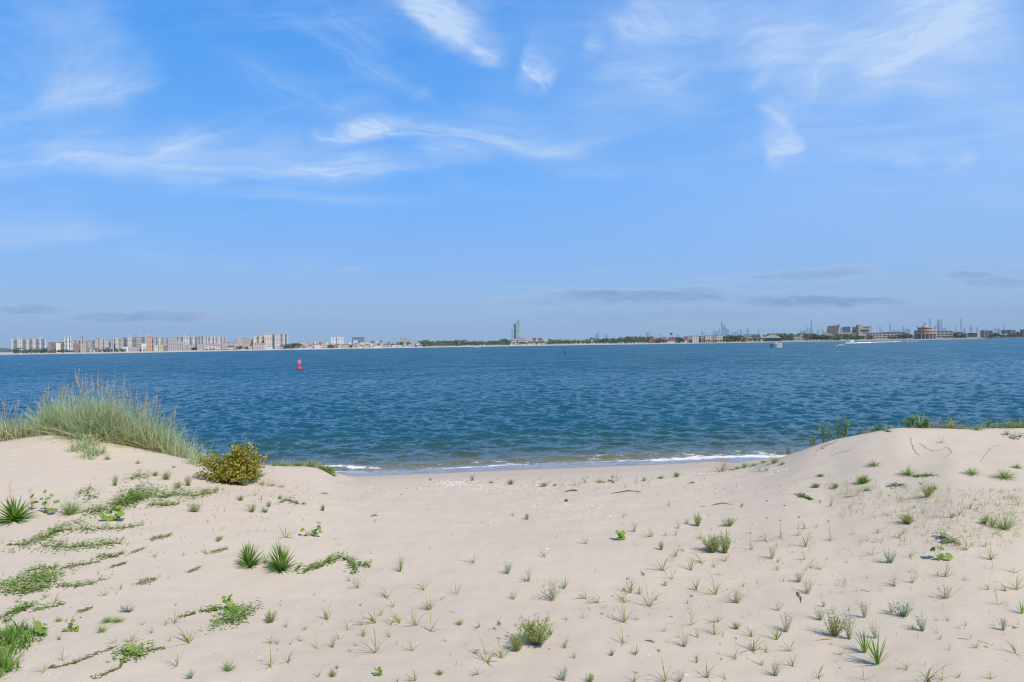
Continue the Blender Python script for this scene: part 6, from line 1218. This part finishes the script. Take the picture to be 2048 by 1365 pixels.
# ------------------------------------------------------------------ labels
settle_labels({'far': [('the white mast tower', 136, 690), ('the orange brick tower', 299, 690), ('the broad grey hotel', 352, 690), ('the beige slab pair', 549, 690), ('the white ribbed block', 675, 690), ('the blue glass office', 716, 690),
    ('the lone dark block', 844, 690), ('the small white beach boat', 955, 690), ('the glass tower', 1036, 690), ('the green buoy', 1131, 690), ('the tiny white house', 1184, 690), ('the tree line gap', 1240, 690), ('the red corner house', 1302, 690), ('the rooftop water tank', 1343, 690), ('the cream apartment row', 1415, 690),
    ('the flat red roofed hall', 1505, 690), ('the round concrete pier', 1552, 690), ('the leaning brown building', 1667, 690), ('the stepped school building', 1724, 690), ('the long school wing', 1788, 690), ('the round brick building', 1850, 690), ('the white cubic building', 1947, 690), ('the far right brick blocks', 2030, 690)],
  'ground': [('the leftmost yucca', 29, 1030), ('the yucca pair', 531, 1120), ('the yellow green bush', 462, 940), ('the arched vine', 680, 1125), ('the sprawling round-leaved plant', 626, 1064), ('the compact round-leaved plant', 1240, 1073), ('the right round-leaved plant', 1878, 1110), ('the largest bushy weed', 1072, 1262),
    ('the twin olive clump', 1438, 1090), ('the coarse grass pair', 1745, 1310), ('the lone upright grass', 801, 1135), ('the thick driftwood piece', 1143, 983), ('the dark crumpled scrap', 1132, 1003), ('the pale log', 1218, 965), ('the forked driftwood', 1440, 1010), ('the dark bent twig', 1599, 1196), ('the dark ball shaped weed', 1727, 960),
    ('the tall dead weed', 1443, 915), ('the round vine patch', 470, 1225), ('the lone round-leaved plant', 142, 1250), ('the broad upper vine patch', 110, 1075), ('the large left vine patch', 60, 1165), ('the densest vine patch', 258, 1000), ('the left dune grass', 200, 860), ('the dry straw coloured weed', 1881, 880), ('the largest shell', 1094, 1098),
    ('the bottom round-leaved plant', 757, 1345), ('the small dark twig', 1299, 1284), ('the right dune crest clump', 1819, 845), ('the low crest grass', 600, 932), ('the dark twig at left', 747, 1033), ('the thin dark stick', 1926, 1279), ('the orange scrap', 2022, 1017)]})

# ------------------------------------------------------------------ light and sky
SUN_AZ = math.atan2(0.68, -0.73)      # clockwise from +Y (ahead): to the right and behind the camera
SUN_EL = R_(48)
sd = Vector((math.sin(SUN_AZ)*math.cos(SUN_EL), math.cos(SUN_AZ)*math.cos(SUN_EL), math.sin(SUN_EL)))
ld = bpy.data.lights.new('sun', 'SUN'); ld.energy = SUN_E; ld.angle = R_(0.5); ld.color = (1.0, 0.94, 0.85)
lo = bpy.data.objects.new('sun', ld); COL.objects.link(lo); lo.rotation_euler = sd.to_track_quat('Z', 'Y').to_euler(); lo.location = (60, -40, 90)
W = bpy.data.worlds.new('World'); S.world = W; W.use_nodes = True; nt = W.node_tree
for n in list(nt.nodes): nt.nodes.remove(n)
out = nt.nodes.new('ShaderNodeOutputWorld'); bg = nt.nodes.new('ShaderNodeBackground'); nt.links.new(bg.outputs[0], out.inputs[0]); bg.inputs['Strength'].default_value = SKY_S
sky = nt.nodes.new('ShaderNodeTexSky'); sky.sky_type = 'NISHITA'; sky.sun_disc = False; sky.sun_elevation = SUN_EL; sky.sun_rotation = SUN_AZ
sky.altitude = 0; sky.air_density = 1.0; sky.dust_density = 0.6; sky.ozone_density = 2.2
tc = nt.nodes.new('ShaderNodeTexCoord'); sp = nt.nodes.new('ShaderNodeSeparateXYZ'); nt.links.new(tc.outputs['Generated'], sp.inputs[0])
LOW = [(1240,604,210,10,0,.4),(1560,598,150,8,0,.35),(1330,622,260,7,0,.28),(1700,640,260,6,0,.22),(1500,642,200,7,0,.25),(1280,594,170,9,-1,.55),(1200,600,110,8,0,.40),(1380,590,80,10,2,.45),(1440,597,60,8,0,.35),(1640,605,150,8,0,.60),(1600,612,120,7,0,.35),(1700,604,90,6,0,.35),(1620,551,110,7,2,.45),(1680,548,60,9,4,.40),(1530,556,60,5,0,.30),(1450,563,34,4,0,.25),(1400,558,20,3,0,.2),
 (1945,553,52,7,-2,.45),(2010,568,80,7,-1,.45),(1910,527,40,4,0,.22),(1250,634,200,11,0,.35),(1380,632,180,12,1,.35),(1050,640,120,6,0,.25),(900,642,100,5,0,.16),(1500,628,120,8,0,.2),(240,637,105,7,0,.55),(330,636,90,9,0,.50),(60,622,70,8,0,.50),(110,625,30,4,0,.2),(40,655,60,6,0,.25),(1060,575,40,3,0,.12),(1200,545,20,2.5,0,.12),(700,540,18,3,0,.25),(1890,595,40,3,0,.25),(1930,630,60,3,0,.2),(1780,628,120,5,0,.22),(1760,563,30,3,0,.2),(2040,533,30,3,0,.2)]
BRI = [(402,634,22,7,0,.40),(360,628,40,4,0,.15),(1570,622,120,8,0,.22),(1480,645,160,9,0,.20),(1480,612,60,4,0,.15),(1900,600,160,14,0,.12)]
v = math_(nt, 'DIVIDE', sp.outputs[2], math_(nt, 'MAXIMUM', math_(nt, 'SQRT', math_(nt, 'SUBTRACT', 1.0, math_(nt, 'POWER', sp.outputs[2], 2.0))), 0.05))
cr = nt.nodes.new('ShaderNodeValToRGB'); el_ = cr.color_ramp.elements; cr.color_ramp.interpolation = 'EASE' if False else 'LINEAR'
rows_ = SKYRAMP
el_[0].position = rows_[0][0]; el_[0].color = rgb(tuple(x for x in rows_[0][1])); el_[1].position = rows_[-1][0]; el_[1].color = rgb(rows_[-1][1])
for p__, c__ in rows_[1:-1]:
    q = el_.new(p__); q.color = rgb(c__)
nt.links.new(v, cr.inputs[0])
scl = mixc(nt, 1.0, cr.outputs[0], (1/SKY_S, 1/SKY_S, 1/SKY_S), 'MULTIPLY')
# low sky: pale and hazy by elevation; overhead: the sky texture
tint = mixc(nt, 1.0, sky.outputs[0], SKY_TINT, 'MULTIPLY')
g0 = nt.nodes.new('ShaderNodeMapRange'); g0.interpolation_type = 'SMOOTHSTEP'
for i, x in ((1, 0.45), (2, 0.85), (3, 0.88), (4, 0.0)): g0.inputs[i].default_value = x
nt.links.new(v, g0.inputs[0])
nt.links.new(mixc(nt, g0.outputs[0], tint, scl), bg.inputs[0])

# ------------------------------------------------------------------ clouds: a real sheet far beyond the bay
_rn = np.random.RandomState(17); LAT = _rn.rand(256, 256)
def vnoise(x, y):
    xi = np.floor(x).astype(int); yi = np.floor(y).astype(int); fx = x-xi; fy = y-yi; fx = fx*fx*(3-2*fx); fy = fy*fy*(3-2*fy)
    g = lambda i, j: LAT[(xi+i) % 256, (yi+j) % 256]
    return g(0, 0)*(1-fx)*(1-fy)+g(1, 0)*fx*(1-fy)+g(0, 1)*(1-fx)*fy+g(1, 1)*fx*fy
def fbm(x, y, n=5, r=0.55):
    a = 0; w = 1; t = 0
    for i in range(n): a = a+w*vnoise(x*2.03**i+17.3*i, y*2.03**i+9.1*i); t += w; w *= r
    return a/t
CX, CY = np.meshgrid(np.arange(-260, 2320, 2.6), np.arange(-170, 692, 2.0)); A = np.zeros_like(CX)
WX = CX + 26*(fbm(CX/170, CY/90, 4)-.5)*2 + 7*(fbm(CX/33+5, CY/20, 3)-.5)*2; WY = CY + 15*(fbm(CX/150+40, CY/80+9, 4)-.5)*2 + 4.5*(fbm(CX/30+7, CY/16+3, 3)-.5)*2
def cirrus(pts, up, dn, amp, taper=(0.3, 0.3), fib=(70, 4.5), skew=0.0, cut=0.30, gain=1.9, X=None, Y=None):
    """a streak along pts; it fades over `up` px above and `dn` px below, combed into fibres"""
    global A
    X = WX if X is None else X; Y = WY if Y is None else Y; P = np.array(pts, float)
    # smooth the path
    t = np.linspace(0, len(P)-1, 24); i = np.minimum(t.astype(int), len(P)-2); f = t-i
    Pm = np.vstack([2*P[0]-P[1], P, 2*P[-1]-P[-2]]); p0, p1, p2, p3 = Pm[i], Pm[i+1], Pm[i+2], Pm[i+3]; f = f[:, None]
    Q = 0.5*(2*p1+(p2-p0)*f+(2*p0-5*p1+4*p2-p3)*f**2+(3*p1-p0-3*p2+p3)*f**3)
    R = max(up, dn)*1.7+30; x0, x1, y0, y1 = Q[:, 0].min()-R, Q[:, 0].max()+R, Q[:, 1].min()-R, Q[:, 1].max()+R
    js = (CX[0] > x0) & (CX[0] < x1); is_ = (CY[:, 0] > y0) & (CY[:, 0] < y1)
    if not js.any() or not is_.any(): return
    sl = np.ix_(is_, js); x = X[sl]; y = Y[sl]; best = np.full(x.shape, 1e9); S_ = np.zeros_like(x); D_ = np.zeros_like(x)
    sg = np.hypot(*(np.diff(Q, axis=0).T)); cum = np.concatenate([[0], np.cumsum(sg)]); T = cum[-1]
    for k in range(len(Q)-1):
        a, b = Q[k], Q[k+1]; d = b-a; L2 = (d**2).sum()+1e-9; tt = np.clip(((x-a[0])*d[0]+(y-a[1])*d[1])/L2, 0, 1); ex = x-a[0]-tt*d[0]; ey = y-a[1]-tt*d[1]; dist = np.hypot(ex, ey); m_ = dist < best
        best = np.where(m_, dist, best); S_ = np.where(m_, cum[k]+tt*sg[k], S_); sgn = np.sign(d[0]*ey-d[1]*ex); D_ = np.where(m_, dist*sgn, D_)
    ss = S_/T; env = np.clip(ss/taper[0], 0, 1)**0.8*np.clip((1-ss)/taper[1], 0, 1)**0.8; wdt = 0.35+0.65*env
    prof = np.where(D_ < 0, np.exp(-(D_/(up*wdt))**2*1.3), np.exp(-(D_/(dn*wdt))**2*1.3))
    fb = fbm(S_/fib[0]+pts[0][0]*.01, (D_+skew*S_)/fib[1]+pts[0][1]*.01, 5, 0.6); fl = fbm(S_/140+3+pts[0][0]*.02, D_/60+2, 3)
    A[sl] += amp*prof*env*np.clip((fb-cut)*gain, 0, 1.3)*(0.45+1.1*fl)
for a in CIRRUS:
    kw = dict(a[4]) if len(a) > 4 else {}
    cirrus(*a[:3], a[3]*0.6, **kw); kw['fib'] = (kw.get('fib', (70, 4))[0]*2.2, 26); kw['cut'] = 0.15; kw['gain'] = 1.3; kw['skew'] = kw.get('skew', 0)*0.3
    cirrus(a[0], a[1]*2.3+14, a[2]*1.6+10, a[3]*0.72, **kw)
veil = np.clip((fbm(WX/420+3, WY/120+8, 5, .5)-0.44)*2.2, 0, 1)*np.clip((fbm(WX/160+1, WY/14+2+WX/260, 4, .6)-.25)*1.6, 0, 1)
A += 0.32*veil*np.clip((600-CY)/250, 0, 1)
A += 0.34*np.clip((CX-800)/1200, 0, 1)*np.clip((640-CY)/260, 0.25, 1)*(0.6+0.6*fbm(WX/300+8, WY/150, 4))
A = np.clip(A*0.92, 0, 0.85)
B = np.zeros_like(CX); G = np.zeros_like(CX)
LX = CX + 22*(fbm(CX/40, CY/12, 4)-.5)*2; LY = CY + 6.5*(fbm(CX/36+30, CY/10, 5, .62)-.5)*2
def bank(lst, T):
    for cx, cy, L, Wd, ang, amp in lst:
        L *= 1.3; Wd *= 1.6
        js = (CX[0] > cx-L*1.5) & (CX[0] < cx+L*1.5); is_ = (CY[:, 0] > cy-Wd*4-8) & (CY[:, 0] < cy+Wd*4+8); sl = np.ix_(is_, js); x = LX[sl]-cx; y = LY[sl]-cy+x*math.tan(R_(ang))
        flat = np.where(y > 0, y/(Wd*0.75), y/(Wd*1.25)); d2 = (x/L)**2+flat**2; T[sl] = np.maximum(T[sl], amp*np.clip(1.35-d2*1.1, 0, 1)**0.8*(0.7+0.55*fbm(LX[sl]/30, LY[sl]/6, 4)))
bank(LOW, B); bank(BRI, G)
def cloud_material():
    m, n2, o2 = newmat('clouds'); at1 = N(n2, 'ShaderNodeAttribute', attribute_name='cirrus').outputs['Fac']; at2 = N(n2, 'ShaderNodeAttribute', attribute_name='bank').outputs['Fac']; at3 = N(n2, 'ShaderNodeAttribute', attribute_name='glow').outputs['Fac']
    k1 = math_(n2, 'SUBTRACT', 1.0, at1); k2 = math_(n2, 'SUBTRACT', 1.0, at2); k3 = math_(n2, 'SUBTRACT', 1.0, at3)
    c = mixc(n2, at2, CL_COL, LOW_COL); c = mixc(n2, at3, c, BRI_COL)
    al = math_(n2, 'SUBTRACT', 1.0, math_(n2, 'MULTIPLY', k1, math_(n2, 'MULTIPLY', k2, k3)))
    em = N(n2, 'ShaderNodeEmission'); n2.links.new(c, em.inputs[0]); tr = N(n2, 'ShaderNodeBsdfTransparent'); mx = N(n2, 'ShaderNodeMixShader')
    n2.links.new(al, mx.inputs[0]); n2.links.new(tr.outputs[0], mx.inputs[1]); n2.links.new(em.outputs[0], mx.inputs[2]); n2.links.new(mx.outputs[0], o2.inputs[0]); return m
M3 = np.array(CM); dirs = np.stack([(CX-1024)/F, -(CY-682.5)/F, -np.ones_like(CX)], -1) @ M3.T; dirs /= np.linalg.norm(dirs, axis=-1, keepdims=True); dirs *= 30000
cm_ = cloud_material(); co = link('clouds', grid_mesh(dirs[..., 0], dirs[..., 1], dirs[..., 2]+H, 'clouds', cm_, {'cirrus': A, 'bank': np.clip(B*1.35, 0, .8), 'glow': G}))
tag(co, kind='structure'); cm_.cycles.emission_sampling = 'NONE'

# ------------------------------------------------------------------ haze
m = bpy.data.materials.new('haze'); m.use_nodes = True; n2 = m.node_tree
for n in list(n2.nodes): n2.nodes.remove(n)
o2 = n2.nodes.new('ShaderNodeOutputMaterial'); pv = n2.nodes.new('ShaderNodeVolumePrincipled'); pv.inputs['Color'].default_value = (0.62, 0.82, 1.0, 1); pv.inputs['Density'].default_value = HAZE_D; pv.inputs['Anisotropy'].default_value = 0.0
n2.links.new(pv.outputs[0], o2.inputs['Volume'])
if HAZE_D > 0:
    mb = MB(); mb.box(-14500, 14500, -300, 14500, -4, 482); tag(mb.build('haze', m), 'thin blue haze lying over the whole bay', 'haze', kind='stuff')

S.view_settings.view_transform = 'Standard'; S.view_settings.look = 'None'; S.view_settings.exposure = EXPO; S.view_settings.gamma = 1
S.cycles.max_bounces = 6; S.cycles.diffuse_bounces = 2; S.cycles.glossy_bounces = 2; S.cycles.transmission_bounces = 2; S.cycles.volume_bounces = 0; S.cycles.transparent_max_bounces = 8
S.cycles.filter_width = 1.15; S.cycles.use_denoising = True
try: S.cycles.denoiser = 'OPENIMAGEDENOISE'
except Exception: pass
